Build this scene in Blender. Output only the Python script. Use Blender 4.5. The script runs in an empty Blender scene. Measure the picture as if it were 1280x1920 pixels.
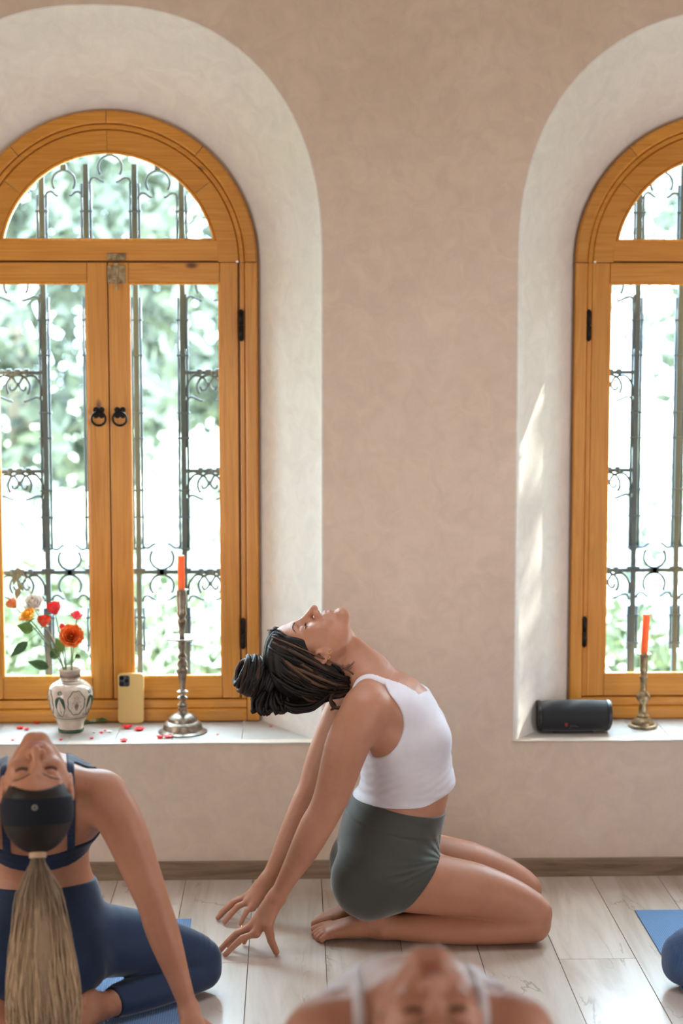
import bpy, bmesh, math, random
import numpy as np
from mathutils import Vector, Matrix

# ------------------------------------------------------------------ camera, world, lights
S = bpy.context.scene
C = S.collection
F_PX = 3200.0
CAM_Z = 1.6
PITCH = math.atan(330/3200.0)
YAW = math.atan(94/3200.0)
cam_d = bpy.data.cameras.new('camera')
cam = bpy.data.objects.new('camera', cam_d)
C.objects.link(cam)
cam.location = (0, 0, CAM_Z)
cam.rotation_euler = (math.pi/2-PITCH, 0, -YAW)
cam_d.sensor_fit = 'HORIZONTAL'
cam_d.sensor_width = 24.0
cam_d.lens = 60.0
cam_d.clip_end = 200
cam_d.dof.use_dof = True
cam_d.dof.focus_distance = 4.42
cam_d.dof.aperture_fstop = 1.9
cam_d.dof.aperture_blades = 9
S.camera = cam

S.view_settings.view_transform = 'Standard'
S.view_settings.look = 'None'
S.view_settings.gamma = 1
S.view_settings.exposure = -0.15
S.view_settings.use_curve_mapping = False

world = bpy.data.worlds.new('daylight')
S.world = world
world.use_nodes = True
wn = world.node_tree
bg = wn.nodes['Background']
bg.inputs[0].default_value = (0.64, 0.84, 1.0, 1)
bg.inputs[1].default_value = 1.0
# overcast-bright sky: three times brighter overhead than at the horizon
_tc = wn.nodes.new('ShaderNodeTexCoord'); _sx = wn.nodes.new('ShaderNodeSeparateXYZ'); _ma = wn.nodes.new('ShaderNodeMath'); _mb = wn.nodes.new('ShaderNodeMath'); _cl = wn.nodes.new('ShaderNodeClamp')
_ma.operation = 'MULTIPLY_ADD'; _mb.operation = 'MULTIPLY'
wn.links.new(_tc.outputs['Generated'], _sx.inputs[0]); wn.links.new(_sx.outputs[2], _cl.inputs[0]); wn.links.new(_cl.outputs[0], _ma.inputs[0])
_ma.inputs[1].default_value = 2.0; _ma.inputs[2].default_value = 1.0
wn.links.new(_ma.outputs[0], _mb.inputs[0]); _mb.inputs[1].default_value = 19.0
wn.links.new(_mb.outputs[0], bg.inputs[1])

def add_light(name, kind, loc, target, energy, color, size=1.0, size_y=None):
    l = bpy.data.lights.new(name, kind)
    o = bpy.data.objects.new(name, l)
    C.objects.link(o)
    o.location = loc
    d = Vector(target)-Vector(loc)
    o.rotation_euler = d.to_track_quat('-Z', 'Y').to_euler()
    l.energy = energy
    l.color = color
    if kind == 'AREA':
        l.size = size
        if size_y:
            l.shape = 'RECTANGLE'
            l.size_y = size_y
    return o

sun = add_light('sun', 'SUN', (6, 9, 7), (6-0.70, 9-0.44, 7-0.66), 16.0, (1.0, 0.95, 0.86))
sun.data.angle = math.radians(0.6)
# added soft fill standing in for the unseen room behind and beside the camera
add_light('room_light_behind', 'AREA', (0.3, -1.6, 0.95), (0.1, 4.0, 0.0), 60, (1.0, 0.90, 0.80), 3.6, 1.8)
add_light('room_light_left', 'AREA', (-2.9, 2.6, 0.8), (0.3, 4.5, 0.2), 43, (1.0, 0.95, 0.92), 1.6, 1.6)
add_light('room_light_right', 'AREA', (2.9, 2.4, 0.8), (0.2, 4.5, 0.2), 38, (0.98, 0.95, 1.0), 1.6, 1.6)

top_l = add_light('top_fill', 'AREA', (0.35, 3.95, 3.12), (0.30, 4.15, 0.0), 7, (0.84, 0.90, 1.0), 1.6, 0.6)  # added overhead fill, brightens the tops of limbs and shoulders
top_l.data.spread = math.radians(75)

# ------------------------------------------------------------------ naming helpers
def tag(o, label=None, cat=None, group=None, kind=None):
    if label: o['label'] = label
    if cat: o['category'] = cat
    if group: o['group'] = group
    if kind: o['kind'] = kind
    return o
def empty(name, loc=(0, 0, 0), rz=0, parent=None):
    o = bpy.data.objects.new(name, None)
    o.empty_display_size = 0.05
    C.objects.link(o)
    o.location = loc
    o.rotation_euler = (0, 0, rz)
    if parent: o.parent = parent
    return o
def link(name, me, mats=None, parent=None, loc=None):
    o = bpy.data.objects.new(name, me)
    C.objects.link(o)
    if mats is not None:
        for m in (mats if isinstance(mats, (list, tuple)) else [mats]):
            me.materials.append(m)
    if parent: o.parent = parent
    if loc is not None: o.location = loc
    return o
def np_mesh(name, V, Fq, smooth=True, attrs=None):
    """mesh from arrays; Fq is an (n,4) or (n,3) array or a list of such arrays"""
    if not isinstance(Fq, list): Fq = [Fq]
    Fq = [np.asarray(f, dtype=np.int32) for f in Fq if len(f)]
    me = bpy.data.meshes.new(name)
    V = np.asarray(V, dtype=np.float32)
    me.vertices.add(len(V))
    me.vertices.foreach_set('co', V.ravel())
    nl = sum(f.size for f in Fq); nf = sum(len(f) for f in Fq)
    me.loops.add(nl)
    me.loops.foreach_set('vertex_index', np.concatenate([f.ravel() for f in Fq]))
    me.polygons.add(nf)
    tot = np.concatenate([np.full(len(f), f.shape[1], dtype=np.int32) for f in Fq])
    st = np.concatenate([[0], np.cumsum(tot)[:-1]]).astype(np.int32)
    me.polygons.foreach_set('loop_start', st)
    me.polygons.foreach_set('loop_total', tot)
    me.polygons.foreach_set('use_smooth', np.full(nf, smooth, dtype=bool))
    if attrs:
        for k, a in attrs.items():
            at = me.attributes.new(k, 'FLOAT', 'POINT')
            at.data.foreach_set('value', np.asarray(a, dtype=np.float32))
    me.update()
    me.validate()
    return me

class MB:
    """collects boxes, tubes and lathes, then builds ONE mesh object"""
    def __init__(s): s.v = []; s.f = []; s.mi = []; s.a = []; s.val = 0.0
    def add(s, V, Fs, mi=0):
        b = len(s.v)
        s.v += [tuple(map(float, p)) for p in V]
        s.a += [s.val]*len(V)
        for f in Fs:
            s.f.append(tuple(i+b for i in f)); s.mi.append(mi)
    def box(s, x0, x1, y0, y1, z0, z1, mi=0, bev=0.0):
        if bev <= 0:
            V = [(x, y, z) for x in (x0, x1) for y in (y0, y1) for z in (z0, z1)]
            s.add(V, [(0, 1, 3, 2), (4, 6, 7, 5), (0, 4, 5, 1), (2, 3, 7, 6), (0, 2, 6, 4), (1, 5, 7, 3)], mi)
            return
        bm = bmesh.new()
        bmesh.ops.create_cube(bm, size=1)
        for v in bm.verts:
            v.co = Vector(((x0+x1)/2+v.co.x*(x1-x0), (y0+y1)/2+v.co.y*(y1-y0), (z0+z1)/2+v.co.z*(z1-z0)))
        bmesh.ops.bevel(bm, geom=bm.edges[:], offset=bev, segments=2, affect='EDGES', profile=0.5)
        bm.verts.index_update()
        s.add([v.co for v in bm.verts], [[v.index for v in f.verts] for f in bm.faces], mi)
        bm.free()
    def tube(s, pts, r, n=8, mi=0, cap=True, closed=False, flat=None):
        pts = [Vector(p) for p in pts]
        m = len(pts)
        rr = r if isinstance(r, (list, tuple)) else [r]*m
        V = []; up = None
        for i, p in enumerate(pts):
            if closed: t = pts[(i+1) % m]-pts[i-1]
            else: t = pts[min(i+1, m-1)]-pts[max(i-1, 0)]
            if t.length < 1e-9: t = Vector((0, 0, 1))
            t.normalize()
            if up is None:
                up = Vector((0, 0, 1)) if abs(t.z) < 0.9 else Vector((1, 0, 0))
                if flat is not None: up = Vector(flat)
            a = t.cross(up)
            if a.length < 1e-6: a = t.cross(Vector((0.3, 1, 0.2)))
            a.normalize(); b = a.cross(t).normalized()
            up = b
            for k in range(n):
                th = 2*math.pi*k/n
                V.append(p+(a*math.cos(th)+b*math.sin(th))*rr[i])
        Fs = []
        rng = m if closed else m-1
        for i in range(rng):
            j = (i+1) % m
            for k in range(n):
                k2 = (k+1) % n
                Fs.append((i*n+k, j*n+k, j*n+k2, i*n+k2))
        if cap and not closed:
            Fs.append(tuple(range(n))); Fs.append(tuple((m-1)*n+k for k in reversed(range(n))))
        s.add(V, Fs, mi)
    def lathe(s, prof, n=24, c=(0, 0, 0), mi=0):
        V = []; Fs = []
        for r, z in prof:
            for k in range(n):
                a = 2*math.pi*k/n
                V.append((c[0]+r*math.cos(a), c[1]+r*math.sin(a), c[2]+z))
        for i in range(len(prof)-1):
            for k in range(n):
                k2 = (k+1) % n
                Fs.append((i*n+k, i*n+k2, (i+1)*n+k2, (i+1)*n+k))
        Fs.append(tuple(reversed(range(n)))); Fs.append(tuple((len(prof)-1)*n+k for k in range(n)))
        s.add(V, Fs, mi)
    def build(s, name, mats, parent=None, smooth=False, loc=None, attr=None):
        me = bpy.data.meshes.new(name)
        me.from_pydata(s.v, [], s.f)
        me.polygons.foreach_set('material_index', s.mi)
        me.polygons.foreach_set('use_smooth', [smooth]*len(s.f))
        if attr:
            at = me.attributes.new(attr, 'FLOAT', 'POINT')
            at.data.foreach_set('value', s.a)
        me.update()
        return link(name, me, mats, parent, loc)

def auto_smooth(o, ang=35):
    me = o.data
    me.polygons.foreach_set('use_smooth', [True]*len(me.polygons))
    bm = bmesh.new(); bm.from_mesh(me)
    for e in bm.edges:
        e.smooth = not (len(e.link_faces) == 2 and e.calc_face_angle(0) > math.radians(ang))
    bm.to_mesh(me); bm.free()
    return o

# ------------------------------------------------------------------ materials
def mat(name, col=(0.8, 0.8, 0.8), rough=0.5, metal=0.0, spec=0.5, **kw):
    m = bpy.data.materials.new(name); m.use_nodes = True
    b = m.node_tree.nodes['Principled BSDF']
    b.inputs['Base Color'].default_value = (*col, 1)
    b.inputs['Roughness'].default_value = rough
    b.inputs['Metallic'].default_value = metal
    b.inputs['Specular IOR Level'].default_value = spec
    for k, v in kw.items(): b.inputs[k.replace('_', ' ')].default_value = v
    return m
def nd(m, t, **kw):
    n = m.node_tree.nodes.new(t)
    for k, v in kw.items():
        if k.startswith('i_'): n.inputs[k[2:].replace('_', ' ')].default_value = v
        else: setattr(n, k, v)
    return n
def ln(m, a, b): m.node_tree.links.new(a, b)
def bs(m): return m.node_tree.nodes['Principled BSDF']
def ramp(m, fac, stops):
    r = nd(m, 'ShaderNodeValToRGB')
    e = r.color_ramp.elements
    while len(e) < len(stops): e.new(0.5)
    for el, (p, c) in zip(e, stops):
        el.position = p; el.color = (*c, 1)
    ln(m, fac, r.inputs[0])
    return r
def coords(m, scale=(1, 1, 1), kind='Object', loc=(0, 0, 0)):
    tc = nd(m, 'ShaderNodeTexCoord'); mp = nd(m, 'ShaderNodeMapping')
    mp.inputs['Scale'].default_value = scale
    mp.inputs['Location'].default_value = loc
    ln(m, tc.outputs[kind], mp.inputs[0])
    return mp.outputs[0]
def noise(m, vec, scale, detail=4, rough=0.55, dist=0.0):
    n = nd(m, 'ShaderNodeTexNoise')
    n.inputs['Scale'].default_value = scale; n.inputs['Detail'].default_value = detail
    n.inputs['Roughness'].default_value = rough; n.inputs['Distortion'].default_value = dist
    ln(m, vec, n.inputs['Vector'])
    return n.outputs[0]
def bump(m, h, strength=0.2, dist=0.002):
    b = nd(m, 'ShaderNodeBump'); b.inputs['Strength'].default_value = strength
    b.inputs['Distance'].default_value = dist
    ln(m, h, b.inputs['Height']); ln(m, b.outputs[0], bs(m).inputs['Normal'])
    return b
def mixc(m, fac, a, b, mode='MIX'):
    x = nd(m, 'ShaderNodeMix', data_type='RGBA', blend_type=mode)
    if hasattr(fac, 'links') or not isinstance(fac, (int, float)): ln(m, fac, x.inputs[0])
    else: x.inputs[0].default_value = fac
    for sck, v in ((x.inputs[6], a), (x.inputs[7], b)):
        if isinstance(v, tuple): sck.default_value = (*v, 1)
        else: ln(m, v, sck)
    return x.outputs[2]
def attr(m, name):
    a = nd(m, 'ShaderNodeAttribute'); a.attribute_name = name
    return a.outputs['Fac']
def math_n(m, op, a, b=None):
    n = nd(m, 'ShaderNodeMath', operation=op)
    for i, v in enumerate((a, b)):
        if v is None: continue
        if isinstance(v, (int, float)): n.inputs[i].default_value = v
        else: ln(m, v, n.inputs[i])
    return n.outputs[0]
def rnd_obj(m):
    return nd(m, 'ShaderNodeObjectInfo').outputs['Random']

def plaster(name, base, dark, light, bmp=0.12):
    m = mat(name, base, 0.82, spec=0.25)
    v = coords(m)
    n1 = noise(m, v, 3.0, 6, 0.6, 0.6)
    n2 = noise(m, v, 14.0, 5, 0.65, 1.2)
    c1 = ramp(m, n1, [(0.3, dark), (0.55, base), (0.75, light)]).outputs[0]
    c2 = ramp(m, n2, [(0.35, tuple(x*0.88 for x in base)), (0.65, tuple(min(1, x*1.08) for x in base))]).outputs[0]
    ln(m, mixc(m, 0.5, c1, c2), bs(m).inputs['Base Color'])
    n3 = noise(m, v, 38.0, 6, 0.7, 0.8)
    bump(m, math_n(m, 'ADD', n2, math_n(m, 'MULTIPLY', n3, 0.5)), bmp, 0.004)
    return m
M_wall = plaster('wall_plaster', (0.67, 0.55, 0.44), (0.62, 0.495, 0.38), (0.725, 0.615, 0.515))
M_reveal = plaster('reveal_plaster', (0.73, 0.70, 0.66), (0.70, 0.665, 0.62), (0.76, 0.735, 0.70), 0.1)
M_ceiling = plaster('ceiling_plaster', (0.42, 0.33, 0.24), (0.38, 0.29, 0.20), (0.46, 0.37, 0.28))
M_sill = plaster('sill_plaster', (0.50, 0.465, 0.43), (0.42, 0.38, 0.33), (0.57, 0.545, 0.52), 0.15)
bs(M_sill).inputs['Roughness'].default_value = 0.5
M_outwall = plaster('outer_plaster', (0.8, 0.72, 0.62), (0.7, 0.6, 0.5), (0.85, 0.8, 0.72))

def pine(name, axis, tone=1.0, knots=True):
    """honey varnished pine with the grain along one axis (0 x, 1 y, 2 z)"""
    m = mat(name, (0.6, 0.3, 0.08), 0.33, spec=0.45, Coat_Weight=0.25, Coat_Roughness=0.2)
    sc = [22.0, 22.0, 22.0]; sc[axis] = 0.9
    tc = nd(m, 'ShaderNodeTexCoord')
    ad = nd(m, 'ShaderNodeVectorMath', operation='ADD')
    ro = nd(m, 'ShaderNodeVectorMath', operation='SCALE')
    cv = nd(m, 'ShaderNodeCombineXYZ')
    r = rnd_obj(m)
    for i in range(3): ln(m, r, cv.inputs[i])
    ln(m, cv.outputs[0], ro.inputs[0]); ro.inputs['Scale'].default_value = 7.0
    ln(m, tc.outputs['Object'], ad.inputs[0]); ln(m, ro.outputs[0], ad.inputs[1])
    mp = nd(m, 'ShaderNodeMapping'); mp.inputs['Scale'].default_value = sc
    ln(m, ad.outputs[0], mp.inputs[0])
    n1 = noise(m, mp.outputs[0], 1.0, 3, 0.5, 0.9)
    w = math_n(m, 'FRACT', math_n(m, 'MULTIPLY', n1, 7.0))
    t = tone
    cr = ramp(m, w, [(0.0, (0.66*t, 0.275*t, 0.036*t)), (0.5, (0.72*t, 0.325*t, 0.050*t)), (0.85, (0.58*t, 0.225*t, 0.024*t)), (1.0, (0.66*t, 0.275*t, 0.036*t))]).outputs[0]
    mp2 = nd(m, 'ShaderNodeMapping'); s2 = [160.0]*3; s2[axis] = 5.0
    mp2.inputs['Scale'].default_value = s2; ln(m, ad.outputs[0], mp2.inputs[0])
    n2 = noise(m, mp2.outputs[0], 1.0, 3)
    col = mixc(m, 0.35, cr, ramp(m, n2, [(0.35, (0.54*t, 0.205*t, 0.020*t)), (0.65, (0.78*t, 0.37*t, 0.065*t))]).outputs[0])
    n4 = noise(m, ad.outputs[0], 3.0, 2)
    col = mixc(m, 0.6, col, ramp(m, n4, [(0.3, (0.80, 0.76, 0.72)), (0.7, (1.0, 1.0, 1.0))]).outputs[0], 'MULTIPLY')
    if knots:
        mp3 = nd(m, 'ShaderNodeMapping'); s3 = [9.0]*3; s3[axis] = 4.6
        mp3.inputs['Scale'].default_value = s3; ln(m, ad.outputs[0], mp3.inputs[0])
        vo = nd(m, 'ShaderNodeTexVoronoi'); vo.inputs['Scale'].default_value = 1.0
        ln(m, mp3.outputs[0], vo.inputs['Vector'])
        k = ramp(m, vo.outputs['Distance'], [(0.055, (1, 1, 1)), (0.12, (0, 0, 0))]).outputs[0]
        sep = nd(m, 'ShaderNodeSeparateColor'); ln(m, vo.outputs['Color'], sep.inputs[0])
        g = math_n(m, 'GREATER_THAN', sep.outputs[0], 0.72)
        col = mixc(m, math_n(m, 'MULTIPLY', k, g), col, (0.13*t, 0.04*t, 0.012*t))
    ln(m, col, bs(m).inputs['Base Color'])
    bump(m, n2, 0.08, 0.0008)
    return m
M_pz = pine('pine_vertical', 2); M_px = pine('pine_horizontal', 0)
M_parch = pine('pine_arch', 0, 0.93)
M_pbead = pine('pine_bead', 2, 1.25, False)
M_iron = mat('wrought_iron', (0.055, 0.085, 0.135), 0.5, 0.0)
_v = coords(M_iron); bump(M_iron, noise(M_iron, _v, 120), 0.3, 0.001)
M_black = mat('black_iron', (0.012, 0.012, 0.013), 0.4, 0.6)
M_brassy = mat('aged_brass', (0.42, 0.33, 0.18), 0.38, 0.9)
_n = noise(M_brassy, coords(M_brassy), 60, 5)
ln(M_brassy, ramp(M_brassy, _n, [(0.35, (0.20, 0.15, 0.09)), (0.65, (0.50, 0.40, 0.24))]).outputs[0], bs(M_brassy).inputs['Base Color'])
M_pewter = mat('dull_pewter', (0.35, 0.34, 0.33), 0.35, 0.85)
_n = noise(M_pewter, coords(M_pewter), 40, 5)
ln(M_pewter, ramp(M_pewter, _n, [(0.35, (0.16, 0.12, 0.08)), (0.65, (0.36, 0.32, 0.27))]).outputs[0], bs(M_pewter).inputs['Base Color'])

M_glass = bpy.data.materials.new('window_glass'); M_glass.use_nodes = True
_t = M_glass.node_tree; _t.nodes.clear()
_o = _t.nodes.new('ShaderNodeOutputMaterial'); _mx = _t.nodes.new('ShaderNodeMixShader')
_tr = _t.nodes.new('ShaderNodeBsdfTransparent'); _gl = _t.nodes.new('ShaderNodeBsdfGlossy'); _fr = _t.nodes.new('ShaderNodeMath'); _lw = _t.nodes.new('ShaderNodeLayerWeight')
_tr.inputs[0].default_value = (0.93, 0.96, 0.95, 1); _gl.inputs['Roughness'].default_value = 0.02; _fr.operation = 'POWER'; _fr.inputs[1].default_value = 5.0; _lw.inputs[0].default_value = 0.5; _t.links.new(_lw.outputs['Facing'], _fr.inputs[0])
_t.links.new(_fr.outputs[0], _mx.inputs[0]); _t.links.new(_tr.outputs[0], _mx.inputs[1]); _t.links.new(_gl.outputs[0], _mx.inputs[2]); _t.links.new(_mx.outputs[0], _o.inputs[0])

def oak_floor():
    m = mat('oak_laminate', (0.6, 0.47, 0.36), 0.34, spec=0.5, Coat_Weight=0.28, Coat_Roughness=0.16)
    tc = nd(m, 'ShaderNodeTexCoord'); ad = nd(m, 'ShaderNodeVectorMath', operation='ADD')
    cv = nd(m, 'ShaderNodeCombineXYZ'); r = rnd_obj(m)
    ln(m, math_n(m, 'MULTIPLY', r, 31.0), cv.inputs[0]); ln(m, math_n(m, 'MULTIPLY', r, 57.0), cv.inputs[1])
    ln(m, tc.outputs['Object'], ad.inputs[0]); ln(m, cv.outputs[0], ad.inputs[1])
    def mp(sc):
        x = nd(m, 'ShaderNodeMapping'); x.inputs['Scale'].default_value = sc; ln(m, ad.outputs[0], x.inputs[0]); return x.outputs[0]
    n1 = noise(m, mp((14, 1.3, 1)), 1.0, 4, 0.6, 1.0)
    n2 = noise(m, mp((120, 6, 1)), 1.0, 3)
    col = ramp(m, n1, [(0.3, (0.41, 0.33, 0.27)), (0.5, (0.57, 0.49, 0.43)), (0.7, (0.65, 0.58, 0.53))]).outputs[0]
    col = mixc(m, 0.12, col, ramp(m, n2, [(0.35, (0.58, 0.47, 0.385)), (0.65, (0.70, 0.60, 0.51))]).outputs[0])
    tn = ramp(m, r, [(0.0, (0.93, 0.92, 0.90)), (1.0, (1.05, 1.03, 1.0))]).outputs[0]
    col = mixc(m, 1.0, col, tn, 'MULTIPLY')
    # hairline cracks and knots of the printed oak
    n3 = noise(m, mp((7, 1.6, 1)), 1.0, 5, 0.6, 0.5)
    band = ramp(m, n3, [(0.488, (0, 0, 0)), (0.5, (1, 1, 1)), (0.512, (0, 0, 0))]).outputs[0]
    n4 = noise(m, mp((3, 2.2, 1)), 1.0, 2)
    mask = ramp(m, n4, [(0.53, (0, 0, 0)), (0.60, (1, 1, 1))]).outputs[0]
    col = mixc(m, math_n(m, 'MULTIPLY', math_n(m, 'MULTIPLY', band, mask), 0.65), col, (0.17, 0.115, 0.075))
    ln(m, col, bs(m).inputs['Base Color'])
    ln(m, ramp(m, n2, [(0.3, (0.28, 0.28, 0.28)), (0.7, (0.32, 0.32, 0.32))]).outputs[0], bs(m).inputs['Roughness'])
    bump(m, n2, 0.02, 0.0004)
    return m
M_floor = oak_floor()
M_subfloor = mat('floor_joint', (0.13, 0.09, 0.06), 0.8)
def base_mat():
    m = mat('baseboard_oak', (0.3, 0.22, 0.15), 0.55, spec=0.3)
    n1 = noise(m, coords(m, (3, 30, 30)), 1.0, 5, 0.6, 1.6)
    ln(m, ramp(m, n1, [(0.3, (0.135, 0.085, 0.052)), (0.5, (0.23, 0.155, 0.10)), (0.7, (0.31, 0.225, 0.155))]).outputs[0], bs(m).inputs['Base Color'])
    return m
M_base = base_mat()
# ------------------------------------------------------------------ distance-field modelling of the bodies
f32 = np.float32
def V3(*a): return np.array(a, dtype=f32)
def smin(a, b, k):
    h = np.maximum(k-np.abs(a-b), 0)/k
    return np.minimum(a, b)-h*h*(k*0.25)
def smax(a, b, k): return -smin(-a, -b, k)
def dot2(q): return np.einsum('ij,ij->i', q, q)
def rc(P, a, b, ra, rb):
    a = np.asarray(a, f32); ab = np.asarray(b, f32)-a
    q = P-a
    t = q@ab
    t *= f32(1.0/max(float(ab@ab), 1e-9))
    np.clip(t, 0, 1, out=t)
    q -= t[:, None]*ab
    d = np.sqrt(dot2(q))
    t *= f32(rb-ra); t += f32(ra)
    d -= t
    return d
def chain(P, pts, k=0.0):
    """pts: list of (x,y,z,r)"""
    d = None
    for p, q in zip(pts[:-1], pts[1:]):
        e = rc(P, p[:3], q[:3], p[3], q[3])
        d = e if d is None else np.minimum(d, e)
    return d
def ell(P, c, r, R=None):
    q = P-np.asarray(c, f32)
    if R is not None: q = q@np.asarray(R, f32)
    ir = (1/np.asarray(r, float)).astype(f32)
    q *= ir
    k0 = np.sqrt(dot2(q)); q *= ir
    k1 = np.sqrt(dot2(q))+f32(1e-9)
    return k0*(k0-1)/k1
def catmull(st, n):
    st = np.asarray(st, float); out = []
    for i in range(len(st)-1):
        p0 = st[max(i-1, 0)]; p1 = st[i]; p2 = st[i+1]; p3 = st[min(i+2, len(st)-1)]
        for j in range(n):
            t = j/n
            out.append(0.5*((2*p1)+(-p0+p2)*t+(2*p0-5*p1+4*p2-p3)*t*t+(-p0+3*p1-3*p2+p3)*t**3))
    out.append(st[-1])
    return np.array(out)
def loft(P, st, side=(0, 1, 0), n=3):
    """st rows: x,y,z, half width along side, front half depth, back half depth"""
    s = catmull(st, n).astype(f32); side = np.asarray(side, f32); side = side/np.linalg.norm(side)
    A0 = s[:-1, :3]; AB = s[1:, :3]-A0; L2 = np.maximum((AB*AB).sum(1), 1e-10)
    best = None
    for i in range(len(AB)):
        q = P-A0[i]
        t = q@AB[i]; t *= f32(1/L2[i]); np.clip(t, 0, 1, out=t)
        q -= t[:, None]*AB[i]
        d = dot2(q)
        if best is None: best = d; bi = np.zeros(len(P), np.int32); bt = t
        else:
            m = d < best
            best = np.where(m, d, best); bi = np.where(m, i, bi); bt = np.where(m, t, bt)
    T = AB/np.sqrt(L2)[:, None]; N = np.cross(side, T); N = (N/np.linalg.norm(N, axis=1)[:, None]).astype(f32)
    q = P-A0[bi]-bt[:, None]*AB[bi]
    u = q@side; v = np.einsum('ij,ij->i', q, N[bi]); w2 = np.maximum(best-u*u-v*v, 0)
    par = s[bi, 3:]; par = par+(s[bi+1, 3:]-par)*bt[:, None]
    A = par[:, 0]; B = np.where(v > 0, par[:, 1], par[:, 2]); m = np.minimum(A, B)
    k0 = np.sqrt((u/A)**2+(v/B)**2+w2/(m*m)); k1 = np.sqrt((u/(A*A))**2+(v/(B*B))**2+w2/(m**4))+f32(1e-9)
    return np.where(k0 > 0.05, k0*(k0-1)/k1, -m)
class G:
    """a group of the field with a bounding box, evaluated only near it"""
    def __init__(s, fn, lo, hi): s.fn = fn; s.lo = np.array(lo, f32)-0.05; s.hi = np.array(hi, f32)+0.05
    def __call__(s, P):
        m = (P[:, 0] > s.lo[0]) & (P[:, 0] < s.hi[0]) & (P[:, 1] > s.lo[1]) & (P[:, 1] < s.hi[1]) & (P[:, 2] > s.lo[2]) & (P[:, 2] < s.hi[2])
        d = np.full(len(P), 0.4, f32)
        if m.any(): d[m] = s.fn(P[m])
        return d
from concurrent.futures import ThreadPoolExecutor
import os
def par_eval(f, P, n=60000):
    ch = [P[i:i+n] for i in range(0, len(P), n)]
    if len(ch) < 2: return f(P)
    with ThreadPoolExecutor(max(1, os.cpu_count() or 1)) as ex:
        return np.concatenate(list(ex.map(f, ch)))
def polygonize(f, lo, hi, h, bs_=6, project=True):
    lo = np.array(lo, float); hi = np.array(hi, float)
    nb = np.ceil((hi-lo)/(h*bs_)).astype(int)
    bi = np.stack(np.meshgrid(*[np.arange(k) for k in nb], indexing='ij'), -1).reshape(-1, 3)
    cen = (lo+(bi+0.5)*h*bs_).astype(f32)
    d = par_eval(f, cen)
    keep = np.abs(d) < h*bs_*0.87*1.35+0.004
    bi = bi[keep]
    ofs = np.stack(np.meshgrid(*[np.arange(bs_+1)]*3, indexing='ij'), -1).reshape(-1, 3)
    n1 = bs_+1
    vals = np.empty((len(bi), n1**3), f32)
    CH = 4000
    for i in range(0, len(bi), CH):
        P = (lo+(bi[i:i+CH, None, :]*bs_+ofs[None])*h).astype(f32).reshape(-1, 3)
        vals[i:i+CH] = par_eval(f, P).reshape(-1, n1**3)
    V = vals.reshape(-1, n1, n1, n1)
    ins = V < 0
    cor = [(0, 0, 0), (1, 0, 0), (0, 1, 0), (1, 1, 0), (0, 0, 1), (1, 0, 1), (0, 1, 1), (1, 1, 1)]
    sl = lambda A, c: A[:, c[0]:c[0]+bs_, c[1]:c[1]+bs_, c[2]:c[2]+bs_]
    cnt = sum(sl(ins, c).astype(np.int8) for c in cor)
    act = (cnt > 0) & (cnt < 8)
    B, I, J, K = np.nonzero(act)
    cv = np.stack([V[B, I+c[0], J+c[1], K+c[2]] for c in cor], 1)
    edges = [(0, 1), (2, 3), (4, 5), (6, 7), (0, 2), (1, 3), (4, 6), (5, 7), (0, 4), (1, 5), (2, 6), (3, 7)]
    acc = np.zeros((len(B), 3)); num = np.zeros(len(B))
    cf = np.array(cor, float)
    for a, b in edges:
        va = cv[:, a]; vb = cv[:, b]
        x = (va < 0) != (vb < 0)
        t = np.where(x, va/np.where(x, va-vb, 1), 0)
        acc += np.where(x[:, None], cf[a]+t[:, None]*(cf[b]-cf[a]), 0)
        num += x
    g = bi[B]*bs_+np.stack([I, J, K], 1)
    pos = lo+(g+acc/num[:, None])*h
    NN = (nb*bs_+4).astype(np.int64)
    key = ((g[:, 0]+1)*NN[1]+(g[:, 1]+1))*NN[2]+(g[:, 2]+1)
    order = np.argsort(key); skey = key[order]
    def look(gg):
        k = ((gg[:, 0]+1)*NN[1]+(gg[:, 1]+1))*NN[2]+(gg[:, 2]+1)
        p = np.clip(np.searchsorted(skey, k), 0, len(skey)-1)
        return np.where(skey[p] == k, order[p], -1)
    quads = []
    for ax, (c1, (da, db)) in enumerate(((1, ((0, 1, 0), (0, 0, 1))), (2, ((0, 0, 1), (1, 0, 0))), (4, ((1, 0, 0), (0, 1, 0))))):
        s0 = cv[:, 0] < 0; s1 = cv[:, c1] < 0
        m = s0 != s1
        gg = g[m]; da = np.array(da); db = np.array(db)
        q = np.stack([np.nonzero(m)[0], look(gg-da), look(gg-da-db), look(gg-db)], 1)
        ok = (q >= 0).all(1); flip = ~s0[m]
        q = np.where(flip[:, None], q[:, ::-1], q)
        quads.append(q[ok])
    Q = np.concatenate(quads)
    if project:
        for it in range(1):
            P = pos.astype(f32); e = h*0.35
            d0 = par_eval(f, P)
            gr = np.stack([par_eval(f, P+np.array(v, f32)*e)-d0 for v in ((1, 0, 0), (0, 1, 0), (0, 0, 1))], 1)/e
            gl = np.maximum((gr*gr).sum(1), 0.25)
            st = np.clip(d0/gl, -h*0.5, h*0.5)
            pos = pos-(st[:, None]*gr)*0.8
    return pos.astype(f32), Q.astype(np.int32)
def laplace(V, Q, it=1, lam=0.5, keep=None):
    for _ in range(it):
        s = np.zeros_like(V); n = np.zeros(len(V), f32)
        for a, b in ((0, 1), (1, 2), (2, 3), (3, 0)):
            for i, j in ((a, b), (b, a)):
                for c in range(3): s[:, c] += np.bincount(Q[:, i], V[Q[:, j], c], len(V))
                n += np.bincount(Q[:, i], minlength=len(V))
        V2 = V+(s/np.maximum(n, 1)[:, None]-V)*lam
        V = V2 if keep is None else np.where(keep[:, None], V, V2)
    return V.astype(f32)

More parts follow.
